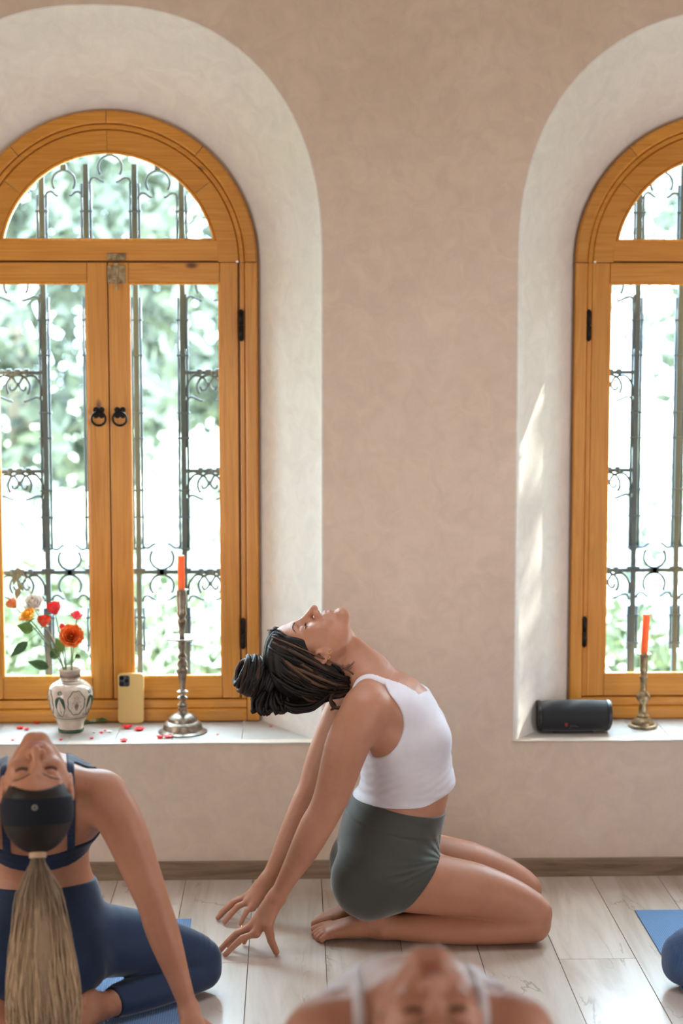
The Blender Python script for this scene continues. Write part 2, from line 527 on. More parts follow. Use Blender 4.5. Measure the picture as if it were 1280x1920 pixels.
# ---- head, in its own frame: x to the person's left, y out of the face, z to the crown, eyes at z = 0
def head_field(P):
    Q = P.copy(); Q[:, 0] = np.abs(Q[:, 0])
    d = ell(Q, (0, -0.012, 0.036), (0.073, 0.096, 0.080))
    d = smin(d, ell(Q, (0, 0.026, -0.028), (0.058, 0.062, 0.082)), 0.03)
    d = smin(d, ell(Q, (0, 0.036, 0.048), (0.056, 0.052, 0.045)), 0.03)
    jaw = np.minimum(rc(Q, (0.052, -0.004, -0.040), (0.047, 0.012, -0.076), 0.016, 0.014), rc(Q, (0.047, 0.012, -0.076), (0.013, 0.070, -0.104), 0.014, 0.014))
    d = smin(d, jaw, 0.032)
    d = smin(d, ell(Q, (0, 0.074, -0.101), (0.021, 0.018, 0.016)), 0.02)
    d = smin(d, rc(Q, (0.041, 0.062, -0.028), (0.054, 0.040, -0.022), 0.018, 0.014), 0.028)
    d = smin(d, rc(Q, (0.012, 0.080, -0.066), (0.020, 0.074, -0.064), 0.014, 0.012), 0.02)
    d = smin(d, rc(Q, (0.010, 0.0845, 0.016), (0.044, 0.070, 0.020), 0.0075, 0.006), 0.02)
    d = smax(d, -ell(Q, (0.032, 0.104, -0.001), (0.021, 0.022, 0.014)), 0.018)
    lid = ell(Q, (0.0315, 0.0685, -0.001), (0.0150, 0.0150, 0.0125))
    d = smin(d, lid, 0.005)
    d = smax(d, -rc(Q, (0.020, 0.0835, 0.0085), (0.041, 0.079, 0.0075), 0.0012, 0.0010), 0.004)
    slit = np.minimum(rc(Q, (0.0185, 0.084, -0.0055), (0.031, 0.0868, -0.0075), 0.0010, 0.0013), rc(Q, (0.031, 0.0868, -0.0075), (0.0445, 0.078, -0.0045), 0.0013, 0.0010))
    d = smax(d, -slit, 0.0022)
    nose = np.minimum(rc(Q, (0, 0.083, 0.010), (0, 0.0975, -0.018), 0.0075, 0.0078), rc(Q, (0, 0.0975, -0.018), (0, 0.1105, -0.040), 0.0078, 0.0100))
    d = smin(d, nose, 0.014)
    d = smin(d, ell(Q, (0.0135, 0.0960, -0.0425), (0.0082, 0.0110, 0.0080)), 0.006)
    d = smax(d, -rc(Q, (0.0065, 0.1030, -0.0515), (0.0085, 0.094, -0.046), 0.0034, 0.003), 0.003)
    d = smax(d, -rc(Q, (0, 0.0995, -0.053), (0, 0.0965, -0.060), 0.0022, 0.0028), 0.006)
    up = np.minimum(rc(Q, (0, 0.0925, -0.0655), (0.008, 0.0925, -0.0640), 0.0050, 0.0050), rc(Q, (0.008, 0.0925, -0.0640), (0.0235, 0.0810, -0.0690), 0.0050, 0.0022))
    lo = np.minimum(rc(Q, (0, 0.0900, -0.0755), (0.008, 0.0893, -0.0750), 0.0062, 0.0058), rc(Q, (0.008, 0.0893, -0.0750), (0.0225, 0.0805, -0.0705), 0.0058, 0.0022))
    d = smin(d, up, 0.005)
    d = smin(d, lo, 0.005)
    mc = np.minimum(rc(Q, (0, 0.0975, -0.0698), (0.010, 0.0955, -0.0692), 0.0010, 0.0010), rc(Q, (0.010, 0.0955, -0.0692), (0.026, 0.0825, -0.0700), 0.0010, 0.0012))
    d = smax(d, -mc, 0.0022)
    d = smax(d, -ell(Q, (0, 0.0975, -0.086), (0.014, 0.0065, 0.0045)), 0.008)
    # ear
    ca, sa = math.cos(0.25), math.sin(0.25)
    cb, sb = math.cos(0.35), math.sin(0.35)
    R = np.array([[ca, sa, 0], [-sa, ca, 0], [0, 0, 1]]).T@np.array([[1, 0, 0], [0, cb, sb], [0, -sb, cb]]).T
    e = ell(Q, (0.076, 0.000, -0.018), (0.0075, 0.0175, 0.030), R)
    e = smin(e, ell(Q, (0.0740, 0.009, -0.043), (0.005, 0.009, 0.011)), 0.008)
    e = smax(e, -ell(Q, (0.086, 0.000, -0.016), (0.0085, 0.0120, 0.0215), R), 0.004)
    e = smin(e, rc(Q, (0.077, 0.007, -0.002), (0.079, -0.001, -0.018), 0.0028, 0.0025), 0.004)
    e = smin(e, rc(Q, (0.074, 0.015, -0.018), (0.074, 0.015, -0.024), 0.0045, 0.004), 0.004)
    e = smax(e, -rc(Q, (0.080, 0.010, -0.020), (0.060, 0.010, -0.020), 0.0042, 0.003), 0.003)
    d = smin(d, e, 0.006)
    return d
def lip_mask(P):
    Q = P.copy(); Q[:, 0] = np.abs(Q[:, 0])
    d = np.minimum(np.minimum(rc(Q, (0, 0.0925, -0.0660), (0.009, 0.0925, -0.0648), 0.0045, 0.0045), rc(Q, (0.009, 0.0925, -0.0648), (0.0235, 0.0810, -0.0692), 0.0045, 0.0018)),
                   np.minimum(rc(Q, (0, 0.0905, -0.0755), (0.008, 0.0893, -0.0750), 0.0060, 0.0056), rc(Q, (0.008, 0.0893, -0.0750), (0.0225, 0.0805, -0.0705), 0.0056, 0.0022)))
    return np.clip(1-(d-0.0008)/0.0022, 0, 1)

class Body:
    """kneeling, leaning back on both hands, head dropped back; x forward, y to the left, z up"""
    def __init__(s, lean, head_pitch, legs, arms, feet, neck_r=0.055, slim=1.0, hs=1.0, hx=0.0):
        s.hs = hs
        s.lean = lean
        c, n = math.cos(lean), math.sin(lean)
        s.pv = np.array([0.27, 0, 0.30])
        s.Rl = np.array([[c, 0, -n], [0, 1, 0], [n, 0, c]])
        s.legs, s.arms, s.feet = legs, arms, feet
        s.slim = slim
        s.nr = neck_r
        # head frame
        hc = s.up((0.045+hx, 0, 0.758))
        a = head_pitch
        zc = np.array([-math.sin(a), 0, math.cos(a)]); yc = np.array([math.cos(a), 0, math.sin(a)]); xc = np.array([0, 1.0, 0])
        s.hM = np.stack([xc, yc, zc], 1).astype(f32); s.hc = hc.astype(f32)
        w = 0.0
        U = s.up
        T = [(0.215, 0.150, 0.135, 0.10, 0.095), (0.245, 0.215, 0.160, 0.130, 0.128), (0.268, 0.300, 0.150, 0.130, 0.128),
             (0.298, 0.375, 0.124, 0.115, 0.118), (0.312, 0.450, 0.130, 0.112, 0.128), (0.308, 0.530, 0.140, 0.100, 0.128),
             (0.280, 0.605, 0.146, 0.098, 0.110), (0.232, 0.662, 0.135, 0.074, 0.078), (0.200, 0.695, 0.085, 0.052, 0.055), (0.178, 0.715, 0.055, 0.045, 0.045)]
        s.tor = []
        for i, (x, z, A, bf, bb) in enumerate(T):
            p = np.array([x, 0, z]) if i < 2 else U((x, 0, z))
            if i == 2: p = (p+np.array([x, 0, z]))/2
            s.tor.append((*p, A*slim, bf, bb))
    def up(s, p):
        return s.pv+s.Rl@(np.array(p, float)-s.pv)
    def f_torso(s, P):
        Q = P.copy(); Q[:, 1] = np.abs(Q[:, 1]); U = s.up
        d = loft(P, s.tor, n=3)
        d = smin(d, ell(Q, U((0.352, 0.068, 0.545)), (0.060, 0.066, 0.062)), 0.035)
        d = smin(d, rc(Q, U((0.205, 0.03, 0.700)), U((0.192, 0.135, 0.672)), 0.034, 0.036), 0.03)
        d = smin(d, rc(Q, U((0.232, 0.015, 0.707)), U((0.215, 0.125, 0.690)), 0.010, 0.009), 0.012)
        d = smin(d, rc(Q, U((0.195, 0.135, 0.635)), U((0.270, 0.100, 0.520)), 0.050, 0.050), 0.035)
        d = smin(d, rc(Q, U((0.300, 0.090, 0.610)), U((0.215, 0.145, 0.655)), 0.035, 0.034), 0.03)
        return d
    def f_buttock(s, P):
        Q = P.copy(); Q[:, 1] = np.abs(Q[:, 1])
        return ell(Q, (0.196, 0.073, 0.172), (0.092, 0.088, 0.100))
    def f_neck(s, P):
        h = s.to_world((0, -0.022, -0.035)); hj = s.to_world((0, 0.012, -0.062))
        b = s.up((0.196, 0, 0.700))
        d = rc(P, b, h, s.nr+0.004, s.nr-0.002)
        d = smin(d, rc(P, s.up((0.215, 0, 0.705)), hj, 0.032, 0.036), 0.03)
        Q = P.copy(); Q[:, 1] = np.abs(Q[:, 1])
        # sternomastoid and windpipe
        d = smin(d, rc(Q, s.up((0.243, 0.014, 0.716)), s.to_world((0.052, -0.018, -0.035)), 0.0085, 0.012), 0.012)
        d = smin(d, rc(Q, s.up((0.235, 0, 0.735)), s.to_world((0, 0.040, -0.088)), 0.014, 0.014), 0.03)
        return d
    def to_world(s, p): return s.hc+s.hM@np.array(p, f32)*f32(s.hs)
    def to_head(s, P): return ((P-s.hc)@s.hM)/f32(s.hs)
    def f_head(s, P): return head_field(s.to_head(P))*f32(s.hs)
    def f_arm(s, P, i):
        a = s.arms[i]
        return chain(P, [tuple(r) for r in catmull(a['bones'], 3)])
    def f_hand(s, P, i):
        a = s.arms[i]
        W = np.array(a['bones'][-1][:3])
        kn = a['knuckles']
        # palm: fan of capsules wrist -> knuckles
        d = None
        for k in kn:
            e = rc(P, W, k, 0.017, 0.0115)
            d = e if d is None else smin(d, e, 0.014)
        d = smin(d, rc(P, W, W+(np.array(kn[1])-W)*0.4, 0.019, 0.017), 0.012)
        for fg in a['fingers']:
            e = chain(P, fg)
            d = smin(d, e, 0.006)
        d = smin(d, chain(P, a['thumb']), 0.012)
        return d
    def f_thigh(s, P, i): return loft(P, s.legs[i]['thigh'], n=3, side=s.legs[i]['side'])
    def f_shank(s, P, i): return loft(P, s.legs[i]['shank'], n=3, side=s.legs[i]['side'])
    def f_foot(s, P, i):
        f = s.feet[i]
        d = loft(P, f['foot'], side=f['side'], n=2)
        d = smin(d, rc(P, f['heel'][0], f['heel'][1], f['heel'][2], f['heel'][3]), 0.02)
        for t in f['ankle']: d = smin(d, ell(P, t[:3], (t[3],)*3), 0.012)
        for t in f['toes']: d = smin(d, chain(P, t), 0.004)
        return d
    def groups(s):
        def bb(pts, r):
            p = np.array(pts)[:, :3]; return p.min(0)-r, p.max(0)+r
        g = {}
        g['torso'] = G(s.f_torso, *bb([t[:3] for t in s.tor]+[(0.2, 0.2, 0.1), (0.2, -0.2, 0.7)], 0.15))
        g['butt'] = G(s.f_buttock, (0.08, -0.18, 0.06), (0.31, 0.18, 0.29))
        g['neck'] = G(s.f_neck, *bb([s.up((0.22, 0.05, 0.7)), s.up((0.22, -0.05, 0.7)), s.to_world((0.05, 0, -0.06)), s.to_world((-0.05, 0.05, -0.1))], 0.07))
        g['head'] = G(s.f_head, s.hc-0.15, s.hc+0.15)
        for i in (0, 1):
            g['arm%d' % i] = G(lambda P, i=i: s.f_arm(P, i), *bb(s.arms[i]['bones'], 0.06))
            a = s.arms[i]
            pts = [a['bones'][-1][:3]]+list(a['knuckles'])+[f[-1][:3] for f in a['fingers']]+[a['thumb'][-1][:3]]
            g['hand%d' % i] = G(lambda P, i=i: s.f_hand(P, i), *bb(pts, 0.03))
            g['thigh%d' % i] = G(lambda P, i=i: s.f_thigh(P, i), *bb([t[:3] for t in s.legs[i]['thigh']], 0.10))
            g['shank%d' % i] = G(lambda P, i=i: s.f_shank(P, i), *bb([t[:3] for t in s.legs[i]['shank']], 0.07))
            f = s.feet[i]
            g['foot%d' % i] = G(lambda P, i=i: s.f_foot(P, i), *bb([t[:3] for t in f['foot']]+[f['heel'][0], f['heel'][1]]+[t[-1][:3] for t in f['toes']], 0.05))
        s.g = g
        return g
    def lower(s, P, k=0.03):
        g = s.g
        d = smin(g['torso'](P), g['butt'](P), 0.03)
        th = np.minimum(g['thigh0'](P), g['thigh1'](P))
        return smin(d, th, k)
    def full(s, P):
        g = s.g
        d = s.lower(P)
        for i in (0, 1):
            sh = smin(g['shank%d' % i](P), g['foot%d' % i](P), 0.02)
            d = smin(d, sh, 0.004)
            ar = smin(g['arm%d' % i](P), g['hand%d' % i](P), 0.012)
            d = smin(d, ar, 0.028)
        d = smin(d, g['neck'](P), 0.03)
        d = smin(d, g['head'](P), 0.014)
        d = np.maximum(d, 0.0015-P[:, 2])
        return d

def make_hand(bones_end, kn, tips, thumb, lift=(0.6, 0.62, 0.6, 0.55)):
    """fingers from the knuckles to their tips, each with two bends"""
    fs = []
    r0 = (0.0088, 0.0090, 0.0085, 0.0074)
    for k, t, l, r in zip(kn, tips, lift, r0):
        k = np.array(k); t = np.array(t)
        m1 = k+(t-k)*0.45+np.array([0, 0, 0.012]); m2 = k+(t-k)*0.76+np.array([0, 0, 0.007])
        fs.append([(*k, r+0.0018), (*(k+(m1-k)*0.5), r-0.0004), (*m1, r+0.0002), (*m2, r-0.0010), (*t, r-0.0018)])
    return fs
def mir(seq):
    """mirror points left-right"""
    if isinstance(seq, tuple) and len(seq) >= 3 and not isinstance(seq[0], (tuple, list)):
        return (seq[0], -seq[1])+tuple(seq[2:])
    return [mir(q) for q in seq]
# profile woman
_nb = [(0.182, -0.160, 0.645, 0.056), (0.160, -0.172, 0.600, 0.058), (0.136, -0.180, 0.545, 0.056), (0.104, -0.184, 0.440, 0.0465), (0.082, -0.182, 0.385, 0.0425),
       (0.060, -0.180, 0.345, 0.0425), (0.030, -0.176, 0.285, 0.0375), (-0.008, -0.168, 0.215, 0.0265), (-0.042, -0.160, 0.152, 0.0195)]
_nk = [(-0.095, -0.178, 0.064), (-0.108, -0.156, 0.072), (-0.108, -0.134, 0.070), (-0.098, -0.114, 0.058)]
_nt = [(-0.174, -0.178, 0.0085), (-0.190, -0.147, 0.0085), (-0.168, -0.115, 0.0085), (-0.128, -0.092, 0.0080)]
armN = dict(bones=_nb, knuckles=_nk, fingers=make_hand(None, _nk, _nt, None),
            thumb=[(-0.050, -0.172, 0.125, 0.0140), (-0.064, -0.188, 0.088, 0.0130), (-0.056, -0.184, 0.046, 0.0105), (-0.043, -0.168, 0.0095, 0.0085)])
_fb = [(0.182, 0.160, 0.645, 0.056), (0.155, 0.176, 0.590, 0.056), (0.118, 0.184, 0.510, 0.052), (0.080, 0.182, 0.420, 0.045), (0.058, 0.172, 0.355, 0.0415),
       (0.038, 0.160, 0.310, 0.0420), (0.005, 0.140, 0.245, 0.0365), (-0.035, 0.120, 0.170, 0.0270), (-0.068, 0.103, 0.112, 0.0205)]
_fk = [(-0.120, 0.128, 0.060), (-0.128, 0.106, 0.064), (-0.122, 0.084, 0.060), (-0.110, 0.066, 0.050)]
_ft = [(-0.200, 0.138, 0.0085), (-0.205, 0.103, 0.0085), (-0.186, 0.066, 0.0085), (-0.142, 0.050, 0.0080)]
armF = dict(bones=_fb, knuckles=_fk, fingers=make_hand(None, _fk, _ft, None),
            thumb=[(-0.074, 0.115, 0.090, 0.014), (-0.088, 0.138, 0.062, 0.0125), (-0.090, 0.152, 0.034, 0.0105), (-0.088, 0.158, 0.010, 0.0085)])
_th = [(0.255, -0.085, 0.185, 0.092, 0.088, 0.090), (0.325, -0.092, 0.172, 0.088, 0.084, 0.086), (0.400, -0.096, 0.160, 0.080, 0.078, 0.076),
       (0.480, -0.098, 0.146, 0.072, 0.070, 0.071), (0.560, -0.098, 0.118, 0.062, 0.060, 0.064), (0.612, -0.098, 0.094, 0.054, 0.052, 0.057), (0.636, -0.098, 0.078, 0.048, 0.048, 0.052)]
_sh = [(0.632, -0.098, 0.056, 0.050, 0.052, 0.052), (0.570, -0.098, 0.048, 0.050, 0.046, 0.046), (0.470, -0.096, 0.045, 0.054, 0.043, 0.044),
       (0.370, -0.090, 0.043, 0.048, 0.040, 0.040), (0.290, -0.082, 0.042, 0.036, 0.033, 0.034), (0.235, -0.077, 0.042, 0.029, 0.028, 0.029)]
legN = dict(thigh=_th, shank=_sh, side=(0, 1, 0))
_foot = dict(foot=[(0.240, -0.077, 0.044, 0.030, 0.032, 0.030), (0.200, -0.070, 0.046, 0.034, 0.034, 0.034), (0.155, -0.060, 0.038, 0.037, 0.026, 0.030),
                   (0.120, -0.053, 0.030, 0.041, 0.021, 0.024), (0.095, -0.050, 0.025, 0.042, 0.016, 0.018)], side=(0, 1, 0),
             heel=((0.222, -0.075, 0.062), (0.204, -0.072, 0.080), 0.030, 0.026),
             ankle=[(0.238, -0.104, 0.040, 0.013), (0.236, -0.050, 0.044, 0.012)],
             toes=[[(0.100, -0.022, 0.027, 0.0145), (0.075, -0.020, 0.022, 0.0125), (0.060, -0.020, 0.017, 0.0115)],
                   [(0.095, -0.042, 0.025, 0.0105), (0.072, -0.041, 0.022, 0.0085), (0.058, -0.041, 0.012, 0.0085)],
                   [(0.095, -0.057, 0.024, 0.0100), (0.074, -0.057, 0.021, 0.0080), (0.062, -0.057, 0.011, 0.0080)],
                   [(0.096, -0.071, 0.023, 0.0095), (0.078, -0.071, 0.020, 0.0078), (0.068, -0.072, 0.011, 0.0075)],
                   [(0.100, -0.084, 0.021, 0.0090), (0.085, -0.085, 0.018, 0.0075), (0.076, -0.086, 0.011, 0.0075)]])
def mirror_foot(f):
    h = f['heel']
    return dict(foot=mir(f['foot']), side=f['side'], heel=(mir(h[0]), mir(h[1]), h[2], h[3]), ankle=mir(f['ankle']), toes=mir(f['toes']))
bodyA = Body(0.0, math.radians(107.5), [legN, dict(thigh=mir(_th), shank=mir(_sh), side=(0, 1, 0))], [armN, armF], [_foot, mirror_foot(_foot)], hs=1.06, hx=0.008)
bodyA.groups()

# women seen from the back: leaning further, knees wide, hands beside the hips
LB = math.radians(20)
_B = Body(LB, 0, [legN, legN], [armN, armF], [_foot, _foot])
s0 = _B.up((0.185, -0.160, 0.645)); s1 = np.array((0.066, -0.182, 0.556))
_bb = [(*s0, 0.054), (*s1, 0.054), (0.057, -0.208, 0.500, 0.0505), (0.046, -0.245, 0.400, 0.043), (0.040, -0.268, 0.335, 0.0385), (0.040, -0.278, 0.300, 0.0395),
       (0.036, -0.295, 0.245, 0.037), (0.030, -0.322, 0.160, 0.027), (0.024, -0.345, 0.085, 0.0205)]
_bk = [(-0.030, -0.385, 0.030), (-0.042, -0.364, 0.034), (-0.044, -0.342, 0.032), (-0.038, -0.322, 0.028)]
_bt = [(-0.105, -0.412, 0.009), (-0.125, -0.378, 0.009), (-0.122, -0.345, 0.009), (-0.104, -0.312, 0.008)]
armB = dict(bones=_bb, knuckles=_bk, fingers=make_hand(None, _bk, _bt, None),
            thumb=[(0.020, -0.360, 0.062, 0.014), (0.018, -0.392, 0.038, 0.0125), (0.004, -0.412, 0.020, 0.0105), (-0.018, -0.425, 0.010, 0.0085)])
armB2 = dict(bones=mir(_bb), knuckles=mir(_bk), fingers=mir(armB['fingers']), thumb=mir(armB['thumb']))
_tb = [(0.250, -0.085, 0.185, 0.094, 0.090, 0.092), (0.285, -0.165, 0.170, 0.090, 0.084, 0.086), (0.318, -0.250, 0.145, 0.080, 0.074, 0.076),
       (0.342, -0.330, 0.114, 0.068, 0.062, 0.066), (0.354, -0.382, 0.094, 0.057, 0.053, 0.056), (0.358, -0.402, 0.082, 0.050, 0.048, 0.050)]
_sb = [(0.354, -0.402, 0.056, 0.050, 0.050, 0.050), (0.320, -0.350, 0.050, 0.052, 0.047, 0.047), (0.275, -0.280, 0.046, 0.052, 0.044, 0.044),
       (0.230, -0.212, 0.044, 0.043, 0.040, 0.040), (0.192, -0.160, 0.043, 0.033, 0.032, 0.032), (0.172, -0.136, 0.043, 0.028, 0.029, 0.029)]
legB = dict(thigh=_tb, shank=_sb, side=(0.94, 0.34, 0))
legB2 = dict(thigh=mir(_tb), shank=mir(_sb), side=(0.94, -0.34, 0))
def turn_foot(f, dx, dy, a, pivot=(0.240, -0.077)):
    ca, sa = math.cos(a), math.sin(a)
    def t(p):
        if isinstance(p, tuple) and not isinstance(p[0], (tuple, list)):
            x, y = p[0]-pivot[0], p[1]-pivot[1]
            return (pivot[0]+dx+ca*x-sa*y, pivot[1]+dy+sa*x+ca*y)+tuple(p[2:])
        return [t(q) for q in p]
    h = f['heel']
    return dict(foot=t(f['foot']), side=(-sa, ca, 0), heel=(t(h[0]), t(h[1]), h[2], h[3]), ankle=t(f['ankle']), toes=t(f['toes']))
footB = turn_foot(_foot, 0.172-0.240, -0.136+0.077, math.radians(-28))
footB2 = mirror_foot(footB); footB2['side'] = (footB['side'][0], -footB['side'][1], 0)
bodyB = Body(LB, math.radians(125), [legB, legB2], [armB, armB2], [footB, footB2], neck_r=0.052, slim=0.97)
bodyB.groups()

# ---- skin
def skin_mat(name, base, dark, red):
    m = mat(name, base, 0.50, spec=0.45, Coat_Weight=0.12, Coat_Roughness=0.42)
    b = bs(m)
    b.inputs['Subsurface Weight'].default_value = 0.22
    b.inputs['Subsurface Radius'].default_value = (1.0, 0.35, 0.2)
    b.inputs['Subsurface Scale'].default_value = 0.012
    v = coords(m)
    n1 = noise(m, v, 9, 5, 0.6)
    col = ramp(m, n1, [(0.3, dark), (0.55, base), (0.75, red)]).outputs[0]
    n2 = noise(m, v, 60, 4)
    col = mixc(m, 0.16, col, ramp(m, n2, [(0.35, dark), (0.65, tuple(min(1, x*1.1) for x in base))]).outputs[0])
    vo = nd(m, 'ShaderNodeTexVoronoi'); vo.inputs['Scale'].default_value = 42; ln(m, v, vo.inputs['Vector'])
    sp = ramp(m, vo.outputs['Distance'], [(0.045, (1, 1, 1)), (0.075, (0, 0, 0))]).outputs[0]
    sc = nd(m, 'ShaderNodeSeparateColor'); ln(m, vo.outputs['Color'], sc.inputs[0])
    fr = math_n(m, 'MULTIPLY', sp, math_n(m, 'GREATER_THAN', sc.outputs[0], 0.86))
    col = mixc(m, math_n(m, 'MULTIPLY', fr, 0.75), col, (0.17, 0.065, 0.035))
    col = mixc(m, math_n(m, 'MULTIPLY', attr(m, 'tint'), 0.75), col, (0.42, 0.13, 0.10))
    ln(m, col, b.inputs['Base Color'])
    n3 = noise(m, v, 420, 3)
    bump(m, n3, 0.10, 0.0006)
    return m
M_skinA = skin_mat('skin_fair', (0.47, 0.222, 0.135), (0.42, 0.182, 0.105), (0.51, 0.235, 0.152))
M_skinB = skin_mat('skin_tanned', (0.43, 0.195, 0.112), (0.38, 0.16, 0.085), (0.47, 0.215, 0.13))
M_skinC = skin_mat('skin_light', (0.47, 0.235, 0.165), (0.42, 0.20, 0.13), (0.51, 0.255, 0.185))

def body_tint(body, V):
    t = lip_mask(body.to_head(V))
    for a in body.arms:
        tips = [f[-1] for f in a['fingers']]+[a['thumb'][-1]]
        for p in tips:
            d = np.sqrt(((V-np.array(p[:3], f32))**2).sum(1)); t = np.maximum(t, 0.35*np.clip(1-(d-0.006)/0.012, 0, 1))
        for p in a['knuckles']:
            d = np.sqrt(((V-np.array(p[:3], f32))**2).sum(1)); t = np.maximum(t, 0.15*np.clip(1-(d-0.006)/0.016, 0, 1))
    for f in body.feet:
        for tt in f['toes']:
            d = np.sqrt(((V-np.array(tt[-1][:3], f32))**2).sum(1)); t = np.maximum(t, 0.35*np.clip(1-(d-0.006)/0.014, 0, 1))
    return t
OFF = np.array([0.25, 0, 0], f32)
def body_mesh(body, h, name='body'):
    V, Q = polygonize(body.full, (-0.45, -0.52, -0.01), (0.75, 0.52, 0.95), h)
    return V, Q, body_tint(body, V)
def cloth_mesh(body, f, h, lo, hi, name, smooth=1):
    V, Q = polygonize(f, lo, hi, h)
    if smooth: V = laplace(V, Q, smooth, 0.4)
    return V, Q
# ------------------------------------------------------------------ the room
WY = 4.931            # inner face of the window wall
SILL = 0.41
FY = 5.205            # front of the window casings
ZC = 1.822            # springing height of the arches
WINX = (-0.550, 1.312)
R_OUT, R_CAS, R_GL = 0.449, 0.405, 0.328
XL, XR, YB, CEIL = -3.3, 3.3, -2.4, 3.2

def opening_outline(cx, a, b, n, zb, seg=40, grow=0.0):
    """bottom right -> up -> arch -> bottom left"""
    pts = []
    for i in range(9): pts.append((cx+a+grow, zb+(ZC-zb)*i/9))
    for i in range(seg+1):
        t = math.pi*i/seg
        c, s_ = math.cos(t), math.sin(t)
        e = 2.0/n
        pts.append((cx+(a+grow)*math.copysign(abs(c)**e, c), ZC+(b+grow)*abs(s_)**e))
    for i in range(8, -1, -1): pts.append((cx-a-grow, zb+(ZC-zb)*i/9))
    return pts
def circ_outline(cx, r, zb, seg=40): return opening_outline(cx, r, r, 2.0, zb, seg)

def plate_with_holes(name, rect, holes, y, m, parent=None, depth=0.0):
    cu = bpy.data.curves.new(name, 'CURVE'); cu.dimensions = '2D'; cu.fill_mode = 'BOTH'; cu.extrude = depth/2
    for pts in [[(rect[0], rect[2]), (rect[1], rect[2]), (rect[1], rect[3]), (rect[0], rect[3])]]+holes:
        sp = cu.splines.new('POLY'); sp.points.add(len(pts)-1)
        for q, p in zip(sp.points, pts): q.co = (p[0], p[1], 0, 1)
        sp.use_cyclic_u = True
    tmp = bpy.data.objects.new('tmp', cu); C.objects.link(tmp)
    tmp.rotation_euler = (math.pi/2, 0, 0); tmp.location = (0, y, 0)
    bpy.context.view_layer.update()
    dg = bpy.context.evaluated_depsgraph_get()
    me = bpy.data.meshes.new_from_object(tmp.evaluated_get(dg))
    me.transform(tmp.matrix_world)
    me.name = name
    bpy.data.objects.remove(tmp)
    return link(name, me, m, parent)
RIM = 0.006
holes = [opening_outline(cx, 0.636 if i == 0 else 0.655, 0.70, 2.3, SILL, grow=RIM) for i, cx in enumerate(WINX)]
wall = plate_with_holes('wall_back', (XL, XR, -0.04, CEIL), holes, WY+0.02, M_wall, depth=0.04)
tag(wall, 'rough warm beige plaster wall with two deep arched window niches', kind='structure')
# niche reveals: from the rounded rim at the wall face to the casing
for i, cx in enumerate(WINX):
    a = 0.636 if i == 0 else 0.655
    rings = []
    A = opening_outline(cx, a, 0.70, 2.3, SILL-0.03)
    B = circ_outline(cx, 0.446, SILL-0.03)
    cxm = cx
    for k in range(6):
        t = k/5*math.pi/2
        g = RIM*(1-math.sin(t)); yy = WY+RIM*(1-math.cos(t))
        rings.append([(p[0], yy, p[1]) for p in opening_outline(cx, a, 0.70, 2.3, SILL-0.03, grow=g)])
    rnd = random.Random(3+i)
    for k in range(1, 9):
        t = k/8
        rings.append([(p[0]*(1-t)+q[0]*t, (WY+RIM)*(1-t)+(FY+0.03)*t, p[1]*(1-t)+q[1]*t) for p, q in zip(A, B)])
    n = len(A); V = np.array(rings).reshape(-1, 3)
    F_ = [(r*n+j, (r+1)*n+j, (r+1)*n+j+1, r*n+j+1) for r in range(len(rings)-1) for j in range(n-1)]
    rv = link('niche_reveal', np_mesh('niche_reveal', V, np.array(F_)), M_reveal)
    rv.parent = wall
def struct_box(name, x0, x1, y0, y1, z0, z1, m, label):
    b = MB(); b.box(x0, x1, y0, y1, z0, z1)
    return tag(b.build(name, m), label, kind='structure')
struct_box('wall_left', XL-0.1, XL, YB, WY+0.6, 0, CEIL, M_wall, 'plaster side wall of the room')
struct_box('wall_right', XR, XR+0.1, YB, WY+0.6, 0, CEIL, M_wall, 'plaster side wall of the room')
struct_box('wall_front', XL-0.1, XR+0.1, YB-0.1, YB, 0, CEIL, M_wall, 'plaster wall behind the camera')
struct_box('ceiling', XL-0.1, XR+0.1, YB-0.1, WY+0.6, CEIL, CEIL+0.1, M_ceiling, 'plain pale ceiling')
# outer skin of the wall with its two arched openings
oh = [circ_outline(cx, 0.47, SILL-0.02) for cx in WINX]
ow = plate_with_holes('wall_outside', (XL-0.3, XR+0.3, -0.3, CEIL+0.3), oh, FY+0.155, M_outwall, depth=0.12)
tag(ow, 'outer masonry of the window wall', kind='structure')

# floor of laminate planks
fl = MB(); fl.box(XL, XR, YB, WY+0.3, -0.05, -0.006)
floor = tag(fl.build('floor', M_subfloor), 'pale oak laminate floor laid towards the window wall', kind='structure')
rp = random.Random(5)
pw = 0.2002
x0s = -0.1155-pw*16
cache_pl = {}
def plank_mesh(L):
    k = round(L, 3)
    if k not in cache_pl:
        b = MB(); b.box(0.0008, pw-0.0008, 0.0008, L-0.0008, -0.006, 0.0, bev=0.0007)
        me = bpy.data.meshes.new('plank'); me.from_pydata(b.v, [], b.f); me.materials.append(M_floor); me.update()
        cache_pl[k] = me
    return cache_pl[k]
for c in range(33):
    xx = x0s+c*pw
    if xx+pw < XL or xx > XR: continue
    # end joints seen in the photograph stand at y = 4.25 in columns 15 and 19
    st = {15: 4.245, 20: 4.245, 17: 3.62, 18: 4.88, 19: 3.25, 16: 3.2, 21: 3.7, 14: 4.70, 13: 3.9}.get(c, 4.0+rp.random()*1.2)
    y = st
    cuts = [WY]
    while y > YB:
        cuts.append(y); y -= 1.28
    cuts.append(YB)
    for a, b in zip(cuts[:-1], cuts[1:]):
        if a-b < 0.01: continue
        o = bpy.data.objects.new('plank', plank_mesh(a-b)); C.objects.link(o)
        o.location = (xx, b, 0); o.parent = floor
bb_ = MB(); bb_.box(XL, XR, WY-0.013, WY+0.001, -0.004, 0.054, bev=0.002)
tag(bb_.build('baseboard_back', M_base), 'low greyish brown wooden skirting along the window wall', kind='structure')

